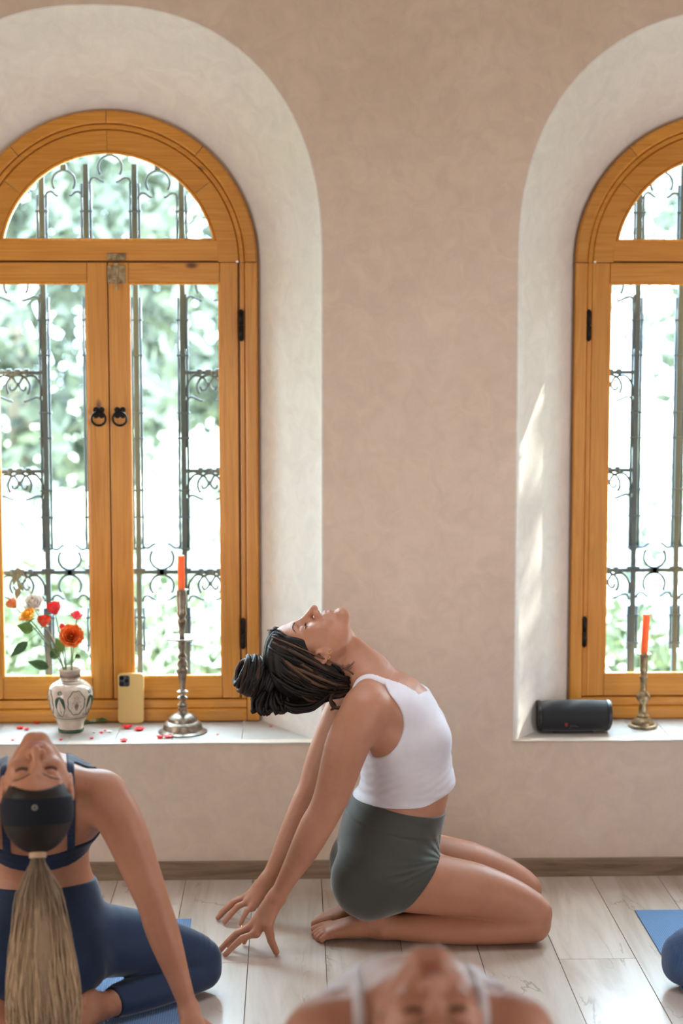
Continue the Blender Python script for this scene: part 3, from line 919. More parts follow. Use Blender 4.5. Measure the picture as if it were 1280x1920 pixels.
# ------------------------------------------------------------------ windows
def ring_mesh(mb, cx, r0, r1, a0, a1, y0, y1, seg=18, mi=0, bev=0.004):
    """a piece of arch between two angles, with bevelled front edges"""
    prof = [(r0, y1), (r0, y0+bev), (r0+bev, y0), (r1-bev, y0), (r1, y0+bev), (r1, y1)]
    V = []; Fs = []; m = len(prof)
    for i in range(seg+1):
        t = a0+(a1-a0)*i/seg
        for r, y in prof: V.append((cx+r*math.cos(t), y, ZC+r*math.sin(t)))
    for i in range(seg):
        for j in range(m):
            j2 = (j+1) % m
            Fs.append((i*m+j, i*m+j2, (i+1)*m+j2, (i+1)*m+j))
    Fs.append(tuple(range(m))); Fs.append(tuple(seg*m+j for j in reversed(range(m))))
    mb.add(V, Fs, mi)
def frame_rect(mb, x0, x1, z0, z1, xi0, xi1, zi0, zi1, y0, y1, bev=0.003):
    g = 0.0006
    mb.box(x0, xi0, y0, y1, z0, z1, 0, bev); mb.box(xi1, x1, y0, y1, z0, z1, 0, bev)
    mb.box(xi0+g, xi1-g, y0+0.0006, y1, z0, zi0, 1, bev); mb.box(xi0+g, xi1-g, y0+0.0006, y1, zi1, z1, 1, bev)
BZ = SILL+0.0015
for wi, cx in enumerate(WINX):
    W_ = empty('window_%d' % (wi+1), (cx, FY, SILL))
    tag(W_, ['arched honey pine window with two casements behind the vase and phone', 'arched honey pine window cut off by the right edge of the picture'][wi], kind='structure')
    def part(mb, name, mats, parent=W_, smooth=False, label=None):
        o = mb.build(name, mats, None, smooth)
        for v in o.data.vertices: v.co -= Vector((cx, FY, SILL))
        o.parent = parent
        if label: o['label'] = label
        return o
    # casing: two jambs, sill board, four arch boards, each with a bead
    for sx in (-1, 1):
        b = MB(); xs = sorted((cx+sx*R_OUT, cx+sx*(R_CAS+0.006))); b.box(xs[0], xs[1], FY, FY+0.09, BZ, ZC, bev=0.005)
        part(b, 'casing_jamb', M_pz)
        b = MB(); xs = sorted((cx+sx*(R_CAS+0.005), cx+sx*(R_CAS-0.010))); b.box(xs[0], xs[1], FY+0.010, FY+0.09, BZ+0.07, ZC, bev=0.003)
        part(b, 'casing_rebate', M_pz)
    b = MB(); b.box(cx-R_CAS-0.0055, cx+R_CAS+0.0055, FY-0.004, FY+0.09, BZ, 0.452, bev=0.006); part(b, 'sill_board', M_px)
    b = MB(); b.box(cx-R_CAS-0.005, cx+R_CAS+0.005, FY+0.006, FY+0.09, 0.4525, 0.479, bev=0.003); part(b, 'sill_rebate', M_px)
    angs = [0, math.radians(50), math.pi/2, math.radians(130), math.pi]
    for a0, a1 in zip(angs[:-1], angs[1:]):
        b = MB(); ring_mesh(b, cx, R_CAS+0.006, R_OUT, a0+0.002, a1-0.002, FY, FY+0.09, bev=0.006); part(b, 'arch_board', M_parch)
    b = MB(); ring_mesh(b, cx, R_CAS-0.010, R_CAS+0.005, 0, math.pi, FY+0.010, FY+0.09, 40, bev=0.003); part(b, 'arch_rebate', M_parch)
    # fanlight sash
    rs = R_CAS-0.011
    zt = ZC+0.004; zg = 1.888
    fa = MB()
    angs2 = [0.0, math.radians(38), math.pi/2, math.radians(142), math.pi]
    fs = []
    for a0, a1 in zip(angs2[:-1], angs2[1:]):
        b = MB(); ring_mesh(b, cx, R_GL, rs, a0+0.0015, a1-0.0015, FY+0.016, FY+0.075, bev=0.004)
        fs.append(part(b, 'fanlight_board', M_parch))
    b = MB(); b.box(cx-R_GL-0.004, cx+R_GL+0.004, FY+0.0165, FY+0.07, zt, zg, bev=0.003); part(b, 'transom', M_px)
    b = MB()
    a_s = math.asin((zg-ZC)/R_GL)
    arc = [(cx+(R_GL-0.003)*math.cos(t), FY+0.018, ZC+(R_GL-0.003)*math.sin(t)) for t in np.linspace(a_s, math.pi-a_s, 40)]
    b.tube(arc, 0.0042, 6); b.tube([(cx-R_GL+0.012, FY+0.018, zg+0.001), (cx+R_GL-0.012, FY+0.018, zg+0.001)], 0.0042, 6)
    part(b, 'glazing_bead', M_pbead, smooth=True)
    gp = [(cx+R_GL*math.cos(t), ZC+R_GL*math.sin(t)) for t in np.linspace(a_s, math.pi-a_s, 30)]
    b = MB(); n = len(gp)
    b.add([(p[0], FY+0.040, p[1]) for p in gp]+[(p[0], FY+0.044, p[1]) for p in gp], [tuple(range(n)), tuple(range(2*n-1, n-1, -1))]+[(i, i+n, (i+1) % n+n, (i+1) % n) for i in range(n)])
    part(b, 'pane', M_glass)
    for (xa, xb, za, zb_) in ((cx-R_CAS-0.01, cx-0.376, 0.47, ZC), (cx+0.376, cx+R_CAS+0.01, 0.47, ZC), (cx-0.376, cx+0.376, 1.800, 1.845), (cx-0.376, cx+0.376, 0.46, 0.502)):
        b = MB(); b.box(xa, xb, FY+0.0605, FY+0.092, za, zb_); part(b, 'rebate_stop', M_pz if zb_-za > 1 else M_px)
    b = MB(); ring_mesh(b, cx, 0.384, R_CAS+0.01, 0, math.pi, FY+0.0755, FY+0.092, 40, bev=0.001); part(b, 'arch_stop', M_parch)
    b = MB(); b.box(cx-0.014, cx+0.008, FY+0.0605, FY+0.070, 0.484, 1.818); part(b, 'meeting_strip', M_pz)
    # casements
    for sx in (-1, 1):
        def X(u): return cx-0.003+sx*u
        xs = sorted((X(0.0015), X(0.392))); xi = sorted((X(0.062), X(0.338)))
        z0, z1, zi0, zi1 = 0.482, 1.821, 0.549, 1.760
        b = MB(); frame_rect(b, xs[0], xs[1], z0, z1, xi[0], xi[1], zi0, zi1, FY+0.012, FY+0.060)
        cs = part(b, 'casement', [M_pz, M_px])
        b = MB()
        for (x_, xx_, z_, zz_) in ((xi[0]+.002, xi[0]+.002, zi0, zi1), (xi[1]-.002, xi[1]-.002, zi0, zi1), (xi[0], xi[1], zi0+.002, zi0+.002), (xi[0], xi[1], zi1-.002, zi1-.002)):
            b.tube([(x_, FY+0.015, z_), (xx_, FY+0.015, zz_)], 0.0042, 6)
        part(b, 'glazing_bead', M_pbead, cs)
        b = MB(); b.box(xi[0], xi[1], FY+0.036, FY+0.040, zi0, zi1); part(b, 'pane', M_glass, cs)
        # ring handle on a pierced back plate
        hx = X(0.032); hz = 1.358
        b = MB()
        for t in range(4):
            a = math.pi/4+t*math.pi/2
            px, pz = hx+0.012*math.cos(a), hz+0.010+0.012*math.sin(a)
            b.lathe([(0.0085, -0.003), (0.009, 0.0), (0.006, 0.002), (0, 0.002)], 10)
            k = len(b.v)-40
            for q in range(k, len(b.v)):
                vx, vy, vz = b.v[q]; b.v[q] = (px+vx, FY+0.010-vz, pz+vy)
        b.box(hx-0.009, hx+0.009, FY+0.006, FY+0.011, hz+0.001, hz+0.019, bev=0.002)
        b.box(hx-0.005, hx+0.005, FY-0.004, FY+0.008, hz+0.006, hz+0.016, bev=0.002)
        ring = [(hx+0.021*math.cos(t), FY-0.002-0.004*math.sin(t), hz-0.008+0.021*math.sin(t)) for t in np.linspace(0, 2*math.pi, 28, endpoint=False)]
        b.tube(ring, 0.0035, 8, closed=True)
        part(b, 'ring_handle', M_black, cs)
        for hz_ in (1.632, 0.686):
            b = MB(); hxx = X(0.402)
            b.tube([(hxx, FY+0.004, hz_-0.044), (hxx, FY+0.004, hz_-0.001)], 0.0080, 10); b.tube([(hxx, FY+0.004, hz_+0.001), (hxx, FY+0.004, hz_+0.044)], 0.0080, 10)
            b.tube([(hxx, FY+0.004, hz_-0.048), (hxx, FY+0.004, hz_+0.048)], 0.0045, 8)
            part(b, 'hinge', M_black, cs, True)
    # bolt latch at the top of the meeting stiles
    b = MB()
    lx = cx+0.024
    b.box(lx-0.027, lx+0.027, FY+0.008, FY+0.0125, 1.758, 1.812, bev=0.001)
    b.box(lx-0.007, lx+0.007, FY-0.002, FY+0.010, 1.765, 1.820, bev=0.002)
    b.box(lx-0.009, lx+0.009, FY-0.003, FY+0.010, 1.800, 1.807, bev=0.001); b.box(lx-0.009, lx+0.009, FY-0.003, FY+0.010, 1.768, 1.775, bev=0.001)
    b.box(lx-0.003, lx+0.004, FY-0.004, FY+0.004, 1.738, 1.768, bev=0.001)
    part(b, 'bolt', M_brassy)
    b = MB(); b.box(lx-0.028, lx+0.028, FY+0.010, FY+0.0165, 1.828, 1.848, bev=0.002); b.box(lx-0.010, lx+0.010, FY+0.002, FY+0.014, 1.826, 1.842, bev=0.002)
    for q in (-0.02, 0.02): b.lathe([(0.003, 0), (0.003, 0.002), (0, 0.0025)], 8, (lx+q, 0, 0)); 
    k = len(b.v)-48
    for q in range(k, len(b.v)):
        vx, vy, vz = b.v[q]; b.v[q] = (vx, FY+0.0095-vz, 1.838+vy)
    part(b, 'bolt_keeper', M_brassy)
    for sx in (-1, 1):
        b = MB(); px = cx+sx*0.388
        b.box(px-0.004, px+0.004, FY+0.010, FY+0.014, 1.820, 1.827, bev=0.001)
        part(b, 'frame_screw', mat('bright_screw', (0.9, 0.9, 0.9), 0.3, 0.6))

# sills of smoothed plaster slabs
for i, cx in enumerate(WINX):
    a = 0.645 if i == 0 else 0.664
    b = MB(); b.box(cx-a, cx+a, WY+0.003, FY+0.06, SILL-0.05, SILL-0.012)
    sl = tag(b.build('window_sill_%d' % (i+1), M_sill), ['pale plaster sill under the left window, scattered with petals', 'pale plaster sill under the right window'][i], kind='structure')
    cuts = [[-1, -0.93, -0.52, -0.17, 0.04, 0.30, 0.62, 1], [-1, -0.42, -0.28, -0.14, 0.2, 0.6, 1]][i]
    rr = random.Random(8+i)
    for c0, c1 in zip(cuts[:-1], cuts[1:]):
        b = MB()
        xa, xb = cx+c0*a, cx+c1*a
        yf = WY-0.0025+rr.uniform(-0.0012, 0.0012)
        n = 6; V = []
        zt = SILL+rr.uniform(-0.0008, 0.0008)
        top = []; 
        for k in range(n+1):
            x = xa+0.0007+(xb-xa-0.0014)*k/n
            top.append((x, yf+rr.uniform(-0.0006, 0.0006)))
        V = [(x, y, zt-0.0008) for x, y in top]+[(x, y+0.0015, zt) for x, y in top]+[(x, FY+0.05, zt) for x, y in top]+[(x, y, SILL-0.0035) for x, y in top]
        Fs = []
        m = n+1
        for k in range(n):
            Fs += [(k, k+1, m+k+1, m+k), (m+k, m+k+1, 2*m+k+1, 2*m+k), (3*m+k, 3*m+k+1, k+1, k)]
        Fs += [(0, m, 2*m, 3*m), (n, 3*m+n, 2*m+n, m+n)]
        b.add(V, Fs)
        o = b.build('sill_slab', M_sill); o.parent = sl

# ------------------------------------------------------------------ wrought-iron grilles outside
GY = 5.385
def horseshoe(cx_, z, r, w, up=False, n=18, feet=0.012):
    """open ring hanging from z with outward feet that arch over to the side rods at +-w"""
    s_ = 1 if up else -1
    zc = z+s_*(r+0.008)
    pts = []
    for i in range(n+1):
        t = math.radians(-128+256*i/n)
        pts.append((cx_+r*math.sin(t), zc-s_*r*math.cos(t)))
    l = [(cx_-0.58*r, zc+s_*r*1.18), (cx_-0.80*r, zc+s_*r*1.10), (cx_-w+0.006, zc+s_*r*0.86), (cx_-w, zc+s_*r*1.10)]
    l = []
    ex = r*0.50
    l += [(cx_-w, zc+s_*r*1.35), (cx_-w+0.004, zc+s_*r*1.0), (cx_-w+0.013, zc+s_*r*0.86), (cx_-w+0.023, zc+s_*r*0.93), (cx_-ex-0.006, zc+s_*r*1.20), (cx_-ex, zc+s_*r*1.16)]
    rgt = [(2*cx_-x, zz) for x, zz in reversed(l)]
    return l, pts, rgt
def scroll(cx_, z, w, up=True, side=1):
    """U bend from the side rod into a small curl standing on the bar at z"""
    s_ = 1 if up else -1
    pts = [(cx_+side*w, z+s_*0.075), (cx_+side*w, z+s_*0.050), (cx_+side*(w-0.004), z+s_*0.034), (cx_+side*(w-0.014), z+s_*0.018), (cx_+side*(w-0.027), z+s_*0.010),
           (cx_+side*0.018, z+s_*0.015), (cx_+side*0.008, z+s_*0.028), (cx_+side*0.0035, z+s_*0.038), (cx_+side*0.008, z+s_*0.050), (cx_+side*0.017, z+s_*0.056), (cx_+side*0.024, z+s_*0.050), (cx_+side*0.024, z+s_*0.043)]
    return pts
def smooth2(p, n=4): return [tuple(q) for q in catmull(p, n)]
for wi, cx in enumerate(WINX):
    gr = empty('window_grille', (cx, GY, SILL))
    tag(gr, ['dark wrought-iron scroll grille outside the window with the vase', 'dark wrought-iron scroll grille outside the window behind the speaker'][wi], 'grille', 'wrought-iron window grilles')
    O = Vector((cx, GY, SILL))
    gx = cx-0.014
    def gpart(mb, name, smooth=True):
        o = mb.build(name, M_iron, None, smooth)
        for v in o.data.vertices: v.co -= O
        o.parent = gr
        return o
    bars = [-0.375, -0.207, -0.070, 0.080, 0.225, 0.385]
    tops = []
    for bx in bars:
        zt_ = ZC+math.sqrt(max(0.44**2-bx*bx, 0.0))-0.03
        if abs(bx) < 0.1: zt_ = 2.13
        elif abs(bx) < 0.3: zt_ = 2.095
        else: zt_ = 1.95
        b = MB(); b.box(gx+bx-0.0085, gx+bx+0.0085, GY-0.006, GY+0.006, SILL+0.02, zt_, bev=0.001)
        # the two thin rods bound to each bar run along it
        gpart(b, 'bar', False); tops.append(zt_)
        if abs(bx) < 0.3:
            for sx in (-1, 1):
                for z0, z1 in ((0.60, 0.74), (0.93, 1.72), (1.78, zt_-0.06)):
                    b = MB(); b.tube([(gx+bx+sx*0.0140, GY, z0), (gx+bx+sx*0.0140, GY, z1)], 0.0045, 6); gpart(b, 'rod')
            for z_ in (0.62, 0.71, 0.865, 0.93, 1.03, 1.115, 1.28, 1.36, 1.54, 1.65, 1.90, 1.985):
                b = MB(); b.box(gx+bx-0.0205, gx+bx+0.0205, GY-0.009, GY+0.009, z_-0.003, z_+0.003, bev=0.0015); gpart(b, 'collar', False)
    zmain = 0.855
    b = MB(); b.box(gx-0.44, gx+0.44, GY-0.005, GY+0.005, zmain-0.0065, zmain+0.0065, bev=0.001); gpart(b, 'crossbar', False)
    b = MB(); b.box(gx-0.44, gx+0.44, GY-0.005, GY+0.005, SILL+0.075, SILL+0.085, bev=0.001); gpart(b, 'crossbar', False)
    cells = [(bars[i]+bars[i+1])/2 for i in range(5)]
    hw = [abs(bars[i+1]-bars[i])/2-0.012 for i in range(5)]
    def motif(kind, cxx, z, w, up=False):
        b = MB()
        if kind == 'h':
            for q, rr_ in zip(horseshoe(cxx, z, min(0.037, w*0.62), w, up), (0.0042, 0.0045, 0.0042)):
                q = smooth2(q, 3) if len(q) < 10 else q
                b.tube([(x, GY, zz) for x, zz in q], rr_, 6)
            s_ = 1 if up else -1
            b.box(cxx-0.010, cxx+0.010, GY-0.009, GY+0.009, z-0.011, z+0.011, bev=0.003)
            gpart(b, 'horseshoe_scroll')
        else:
            for sd in (-1, 1):
                b.tube([(x, GY, zz) for x, zz in smooth2(scroll(cxx, z, w, up, sd), 4)], 0.0042, 6)
            b.box(cxx-0.006, cxx+0.006, GY-0.007, GY+0.007, z+(0.030 if up else -0.046), z+(0.046 if up else -0.030), bev=0.002)
            for sd in (-1, 1): b.box(cxx+sd*0.028-0.008, cxx+sd*0.028+0.008, GY-0.008, GY+0.008, z-0.008, z+0.012, bev=0.003)
            gpart(b, 'curl_scroll')
    for ci, (cc, w) in enumerate(zip(cells, hw)):
        cc = gx+cc
        outer = ci in (0, 4)
        motif('h', cc, zmain, w)
        motif('c', cc, SILL+0.082, w)
        if ci in (1, 3) or outer:
            for z_ in (1.176, 1.486):
                if ci in (0, 4):
                    b = MB(); b.box(cc-w-0.008, cc+w+0.008, GY-0.005, GY+0.005, z_-0.006, z_+0.006, bev=0.001); gpart(b, 'short_crossbar', False)
                    motif('h', cc, z_, w); motif('c', cc, z_, w)
            if outer:
                motif('c', cc, zmain, w)
                motif('h', cc, 1.80, w)
        if ci in (1, 2, 3):
            motif('h', cc, zmain, w, True)
            motif('h', cc, 2.165 if ci == 2 else 2.118, w)
        if outer:
            for sd in (-1, 1):
                for z0, z1 in ((0.50, 0.74), (0.92, 1.09), (1.25, 1.40), (1.56, 1.73)):
                    b = MB(); b.tube([(cc+sd*w, GY, z0), (cc+sd*w, GY, z1)], 0.0042, 6); gpart(b, 'rod')
            sd = -1 if ci == 0 else 1
            b = MB()
            cu = smooth2([(gx+sd*0.40, 1.86), (gx+sd*0.372, 1.91), (gx+sd*0.315, 1.965), (gx+sd*0.270, 2.04), (gx+sd*0.250, 2.09)], 5)
            b.tube([(x, GY, z_) for x, z_ in cu], 0.0045, 6); gpart(b, 'curved_stay')
# ------------------------------------------------------------------ people
def fabric(name, col, rough=0.8, sheen=0.25, scale=900, bmp=0.12):
    m = mat(name, col, rough, spec=0.25, Sheen_Weight=sheen, Sheen_Roughness=0.4)
    v = coords(m); n1 = noise(m, v, 7, 4)
    ln(m, ramp(m, n1, [(0.3, tuple(c*0.88 for c in col)), (0.7, tuple(min(1, c*1.08) for c in col))]).outputs[0], bs(m).inputs['Base Color'])
    bump(m, noise(m, v, scale, 2), bmp, 0.0006)
    return m
M_white = fabric('white_jersey', (0.74, 0.73, 0.80), 0.7, 0.1)
M_grey = fabric('grey_stretch', (0.060, 0.063, 0.055), 0.6, 0.5)
M_navy = fabric('navy_stretch', (0.012, 0.024, 0.060), 0.7, 0.25)
M_navy2 = fabric('navy_leggings', (0.016, 0.034, 0.078), 0.7, 0.3)
def ribbed():
    m = fabric('ribbed_blue_leggings', (0.045, 0.11, 0.26), 0.6, 0.3)
    v = coords(m, kind='Object')
    sx = nd(m, 'ShaderNodeSeparateXYZ'); ln(m, v, sx.inputs[0])
    w = math_n(m, 'SINE', math_n(m, 'MULTIPLY', math_n(m, 'ADD', sx.outputs[0], math_n(m, 'MULTIPLY', sx.outputs[1], 0.5)), 1500.0))
    bump(m, w, 0.8, 0.0012)
    return m
M_rib = ribbed()
M_band = fabric('dark_headband', (0.006, 0.008, 0.014), 0.8, 0.05)
M_silver = mat('silver_print', (0.42, 0.42, 0.38), 0.4, 0.6)
M_gold = mat('gold', (0.75, 0.50, 0.22), 0.25, 1.0)
def hair_mat(name, dark, light, scale=(1, 1, 1)):
    m = mat(name, dark, 0.5, spec=0.3)
    t = attr(m, 'tint')
    n1 = noise(m, coords(m), 45, 4, 0.65)
    f = math_n(m, 'ADD', t, math_n(m, 'MULTIPLY', math_n(m, 'SUBTRACT', n1, 0.5), 0.22))
    ln(m, ramp(m, f, [(0.05, dark), (0.95, light)]).outputs[0], bs(m).inputs['Base Color'])
    bump(m, noise(m, coords(m), 260, 3), 0.5, 0.0015)
    return m
M_dreads = hair_mat('dark_dreadlocks', (0.006, 0.0045, 0.004), (0.15, 0.075, 0.040))
M_hairB = hair_mat('brown_blond_hair', (0.035, 0.020, 0.012), (0.62, 0.44, 0.27))
M_hairC = hair_mat('ash_blond_hair', (0.30, 0.21, 0.13), (0.62, 0.50, 0.36))
M_brow = mat('dark_brow_hair', (0.035, 0.02, 0.014), 0.6)

HA = bodyA.to_world
def unlean(body, P):
    return ((P-body.pv.astype(f32))@body.Rl.astype(f32)+body.pv.astype(f32)).astype(f32)
def tank(body, P, front=0.0):
    d = body.g['torso'](P)-0.0048
    p = unlean(body, P); x, y, z = p[:, 0], np.abs(p[:, 1]), p[:, 2]
    m = np.clip((z-0.385)/0.03, 0, 1)*np.clip((0.52-z)/0.05, 0, 1)
    fold = np.sin((z*1.0-x*0.42)*270+np.sin(x*40)*1.3)*m*np.clip((y-0.04)/0.05, 0, 1)
    d = d-0.0011*fold-0.0014*np.sin((z-0.36)*230+x*12)*np.clip((0.43-z)/0.03, 0, 1)
    d = d-0.012*np.clip((x-0.37)/0.06, 0, 1)*np.clip((0.455-z)/0.05, 0, 1)
    hem = 0.375+0.45*0.012*np.log1p(np.exp(np.clip((x-0.35)/0.012, -30, 30)))
    d = smax(d, hem-z, 0.003)
    arm = np.sqrt(((x-0.175)/0.11)**2+((z-0.605)/0.10)**2)-1
    arm = arm*0.10
    arm = smin(arm, smax(0.600-z, x-0.235, 0.03), 0.03)
    cut = np.maximum(arm, 0.106-y)
    d = smax(d, -cut, 0.008)
    neck = smin(ell(p, (0.275, 0, 0.755), (0.135, 0.090, 0.115)), np.maximum(y-0.087, 0.668-z), 0.01)
    d = smax(d, -neck, 0.003)
    bk = ell(p, (0.12, 0, 0.695), (0.10, 0.072, 0.12))
    return smax(d, -bk, 0.003)
def shorts(body, P):
    d = body.lower(P)-0.0042
    x, y, z = P[:, 0], np.abs(P[:, 1]), P[:, 2]
    th = np.arctan2(z-0.238, x-0.392); th = np.where(th < 0, th+2*math.pi, th)
    r = np.sqrt((x-0.392)**2+(z-0.238)**2)
    m = np.exp(-((r-0.105)/0.045)**2)*np.exp(-((th-3.45)/0.34)**2)*np.clip((y-0.03)/0.05, 0, 1)
    d = d+0.0050*(np.abs(np.sin(th*19))**0.7-0.6)*m
    m2 = np.exp(-((r-0.02)/0.05)**2)
    d = d+0.0012*np.sin(th*16)*m2
    wl = z-(0.387-0.235*(x-0.181))
    d = d-0.0012*np.clip((wl+0.058)/0.004, 0, 1)
    d = d+0.0012*np.exp(-((wl+0.060)/0.003)**2)
    d = smax(d, wl, 0.003)
    hm = (x-0.378)*0.817-(z-0.231)*0.576
    d = d+0.0009*np.exp(-((hm+0.020)/0.0018)**2)
    d = smax(d, hm, 0.003)
    return d
def bra(body, P):
    d = body.g['torso'](P)-0.0042
    p = unlean(body, P); x, y, z = p[:, 0], np.abs(p[:, 1]), p[:, 2]
    d = smax(d, 0.440-z, 0.003)
    arm = (np.sqrt(((x-0.175)/0.125)**2+((z-0.600)/0.110)**2)-1)*0.10
    arm = np.minimum(arm, np.maximum(0.60-z, x-0.24))
    d = smax(d, -np.maximum(arm, 0.088-y), 0.003)
    d = smax(d, -np.minimum(ell(p, (0.275, 0, 0.755), (0.135, 0.072, 0.115)), np.maximum(y-0.068, 0.66-z)), 0.003)
    # open back: a band below, narrow straps above
    back = np.maximum(np.maximum(x-0.215, 0.488-z), y-0.066)
    back = smin(back, np.maximum(np.maximum(x-0.235, 0.492-z), 0.086-y), 0.001)
    return smax(d, -back, 0.004)
def leggings(body, P):
    g = body.g
    d = body.lower(P)
    for i in (0, 1): d = smin(d, g['shank%d' % i](P), 0.008)
    d = d-0.0042
    x, y, z = P[:, 0], np.abs(P[:, 1]), P[:, 2]
    wl = z-(0.352-0.12*(x-0.181))
    d = d+0.0012*np.exp(-((wl+0.045)/0.0025)**2)
    # creases behind the knee and at the groin
    th = np.arctan2(z-0.2, x-0.36)
    d = d+0.0012*np.sin(x*170+z*120)*np.exp(-((y-0.16)/0.05)**2)*np.clip((0.20-z)/0.1, 0, 1)
    d = smax(d, wl, 0.003)
    hm = (0.190-x)*0.62+(0.178-y)*0.78
    return np.maximum(smax(d, np.minimum(hm, 0.088-z), 0.003), 0.0012-z)
def head_up(body, pts):
    """straighten points onto the surface of the head: list of (x,z) -> (x,y,z) on the face"""
    out = []
    for x, z in pts:
        y0, y1 = 0.0, 0.14
        for _ in range(22):
            ym = (y0+y1)/2
            if head_field(np.array([[x, ym, z]], f32))[0] < 0: y0 = ym
            else: y1 = ym
        out.append((x, y0, z))
    return out
def face_details(body, parent, M=M_brow, off=OFF, bold=1.0):
    Hw = lambda p: tuple(np.asarray(body.to_world(p), float)-off)
    rr = random.Random(4)
    for sx in (-1, 1):
        b = MB()
        # brow: short fine hairs lying on the ridge
        for k in range(46):
            t = k/45
            x = 0.0125+0.036*t; z = 0.0165+0.0075*math.sin(min(t*1.25, 1)*math.pi*0.55)-0.004*max(0, t-0.7)/0.3
            z += rr.uniform(-0.0016, 0.0016)*(1.1-t)
            p = head_up(body, [(sx*x, z), (sx*(x+0.0055), z+0.0012*(1-2*t))])
            q = [Hw((a[0], a[1]+0.0006, a[2])) for a in p]
            b.tube(q, [0.0006*bold, 0.0003*bold], 4, cap=False)
        b.build('eyebrow', M, parent)
        b = MB()
        for k in range(22):
            t = k/21
            x = 0.0195+0.0245*t; z = -0.0058-0.0026*math.sin(t*math.pi)
            p = head_up(body, [(sx*x, z)])[0]
            q = [Hw(p), Hw((p[0]+sx*0.0015*(t-0.2), p[1]+0.0035, p[2]-0.0030)), Hw((p[0]+sx*0.003*(t-0.2), p[1]+0.0062, p[2]-0.0036))]
            b.tube(q, [0.00055*bold, 0.0004*bold, 0.0002], 4, cap=False)
        b.build('eyelashes', M, parent)

t_people = __import__('time').time()
# ---- the woman in profile
pA = empty('person', (0.25, 4.46, 0))
tag(pA, 'woman in profile kneeling in white crop top and grey shorts, leaning back on both hands', 'person', 'women in the backbend pose')
V, Q, T = body_mesh(bodyA, 0.003)
V[:, 0] -= 0.25
link('body', np_mesh('body', V, Q, attrs=dict(tint=T)), M_skinA, pA)
V, Q = cloth_mesh(bodyA, lambda P: tank(bodyA, P), 0.0032, (0.08, -0.22, 0.34), (0.48, 0.22, 0.76), 'tank_top')
link('tank_top', np_mesh('tank_top', V-OFF, Q), M_white, pA)
V, Q = cloth_mesh(bodyA, lambda P: shorts(bodyA, P), 0.0032, (0.06, -0.23, 0.04), (0.48, 0.23, 0.42), 'shorts')
link('shorts', np_mesh('shorts', V-OFF, Q), M_grey, pA)
face_details(bodyA, pA)

def cap_field(Q, off, face=(0, 0.112, -0.030), fr=(0.080, 0.084, 0.104), low=-0.085):
    d = ell(Q, (0, -0.012, 0.036), (0.073, 0.096, 0.080))
    d = smin(d, ell(Q, (0, 0.036, 0.048), (0.056, 0.052, 0.045)), 0.03)
    d = smin(d, ell(Q, (0, -0.040, -0.030), (0.055, 0.050, 0.060)), 0.03)-off
    d = smax(d, -ell(Q, face, fr), 0.006)
    X = np.abs(Q[:, 0])
    Qa = Q.copy(); Qa[:, 0] = X
    d = smax(d, -ell(Qa, (0.080, 0.012, -0.026), (0.028, 0.024, 0.034)), 0.006)
    d = smax(d, -(Q[:, 1]*0.85-0.012+(-Q[:, 2]-0.02)*0.55), 0.008)*1.0 if False else d
    lowcut = (-Q[:, 2]+low)+0.9*np.maximum(Q[:, 1]+0.005, 0)
    return smax(d, lowcut, 0.008)
def to_local(body, V, off=OFF):
    return ((V*f32(body.hs))@body.hM.T+body.hc-off).astype(f32)
V, Q = polygonize(lambda P: cap_field(P, 0.007)+0.0012*np.sin(P[:, 0]*330), (-0.10, -0.14, -0.11), (0.10, 0.13, 0.14), 0.004)
link('hair', np_mesh('hair', to_local(bodyA, V), Q, attrs=dict(tint=np.full(len(V), 0.03))), M_dreads, pA)
rr = random.Random(11)
def skull(p, off):
    """push a head-frame point out to a given distance above the skull"""
    p = np.array(p, float)
    c = np.array((0, -0.015, 0.02)); d = p-c; d /= max(np.linalg.norm(d), 1e-6)
    lo_, hi_ = 0.0, 0.25
    for _ in range(16):
        m_ = (lo_+hi_)/2
        q = (c+d*m_).astype(f32)[None]
        v = min(ell(q, (0, -0.012, 0.036), (0.073, 0.096, 0.080))[0], ell(q, (0, -0.036, -0.030), (0.062, 0.056, 0.070))[0], ell(q, (0, 0.036, 0.048), (0.056, 0.052, 0.045))[0])-off
        if v < 0: lo_ = m_
        else: hi_ = m_
    return c+d*lo_
def LW(p): return np.asarray(bodyA.to_world(p), float)-OFF
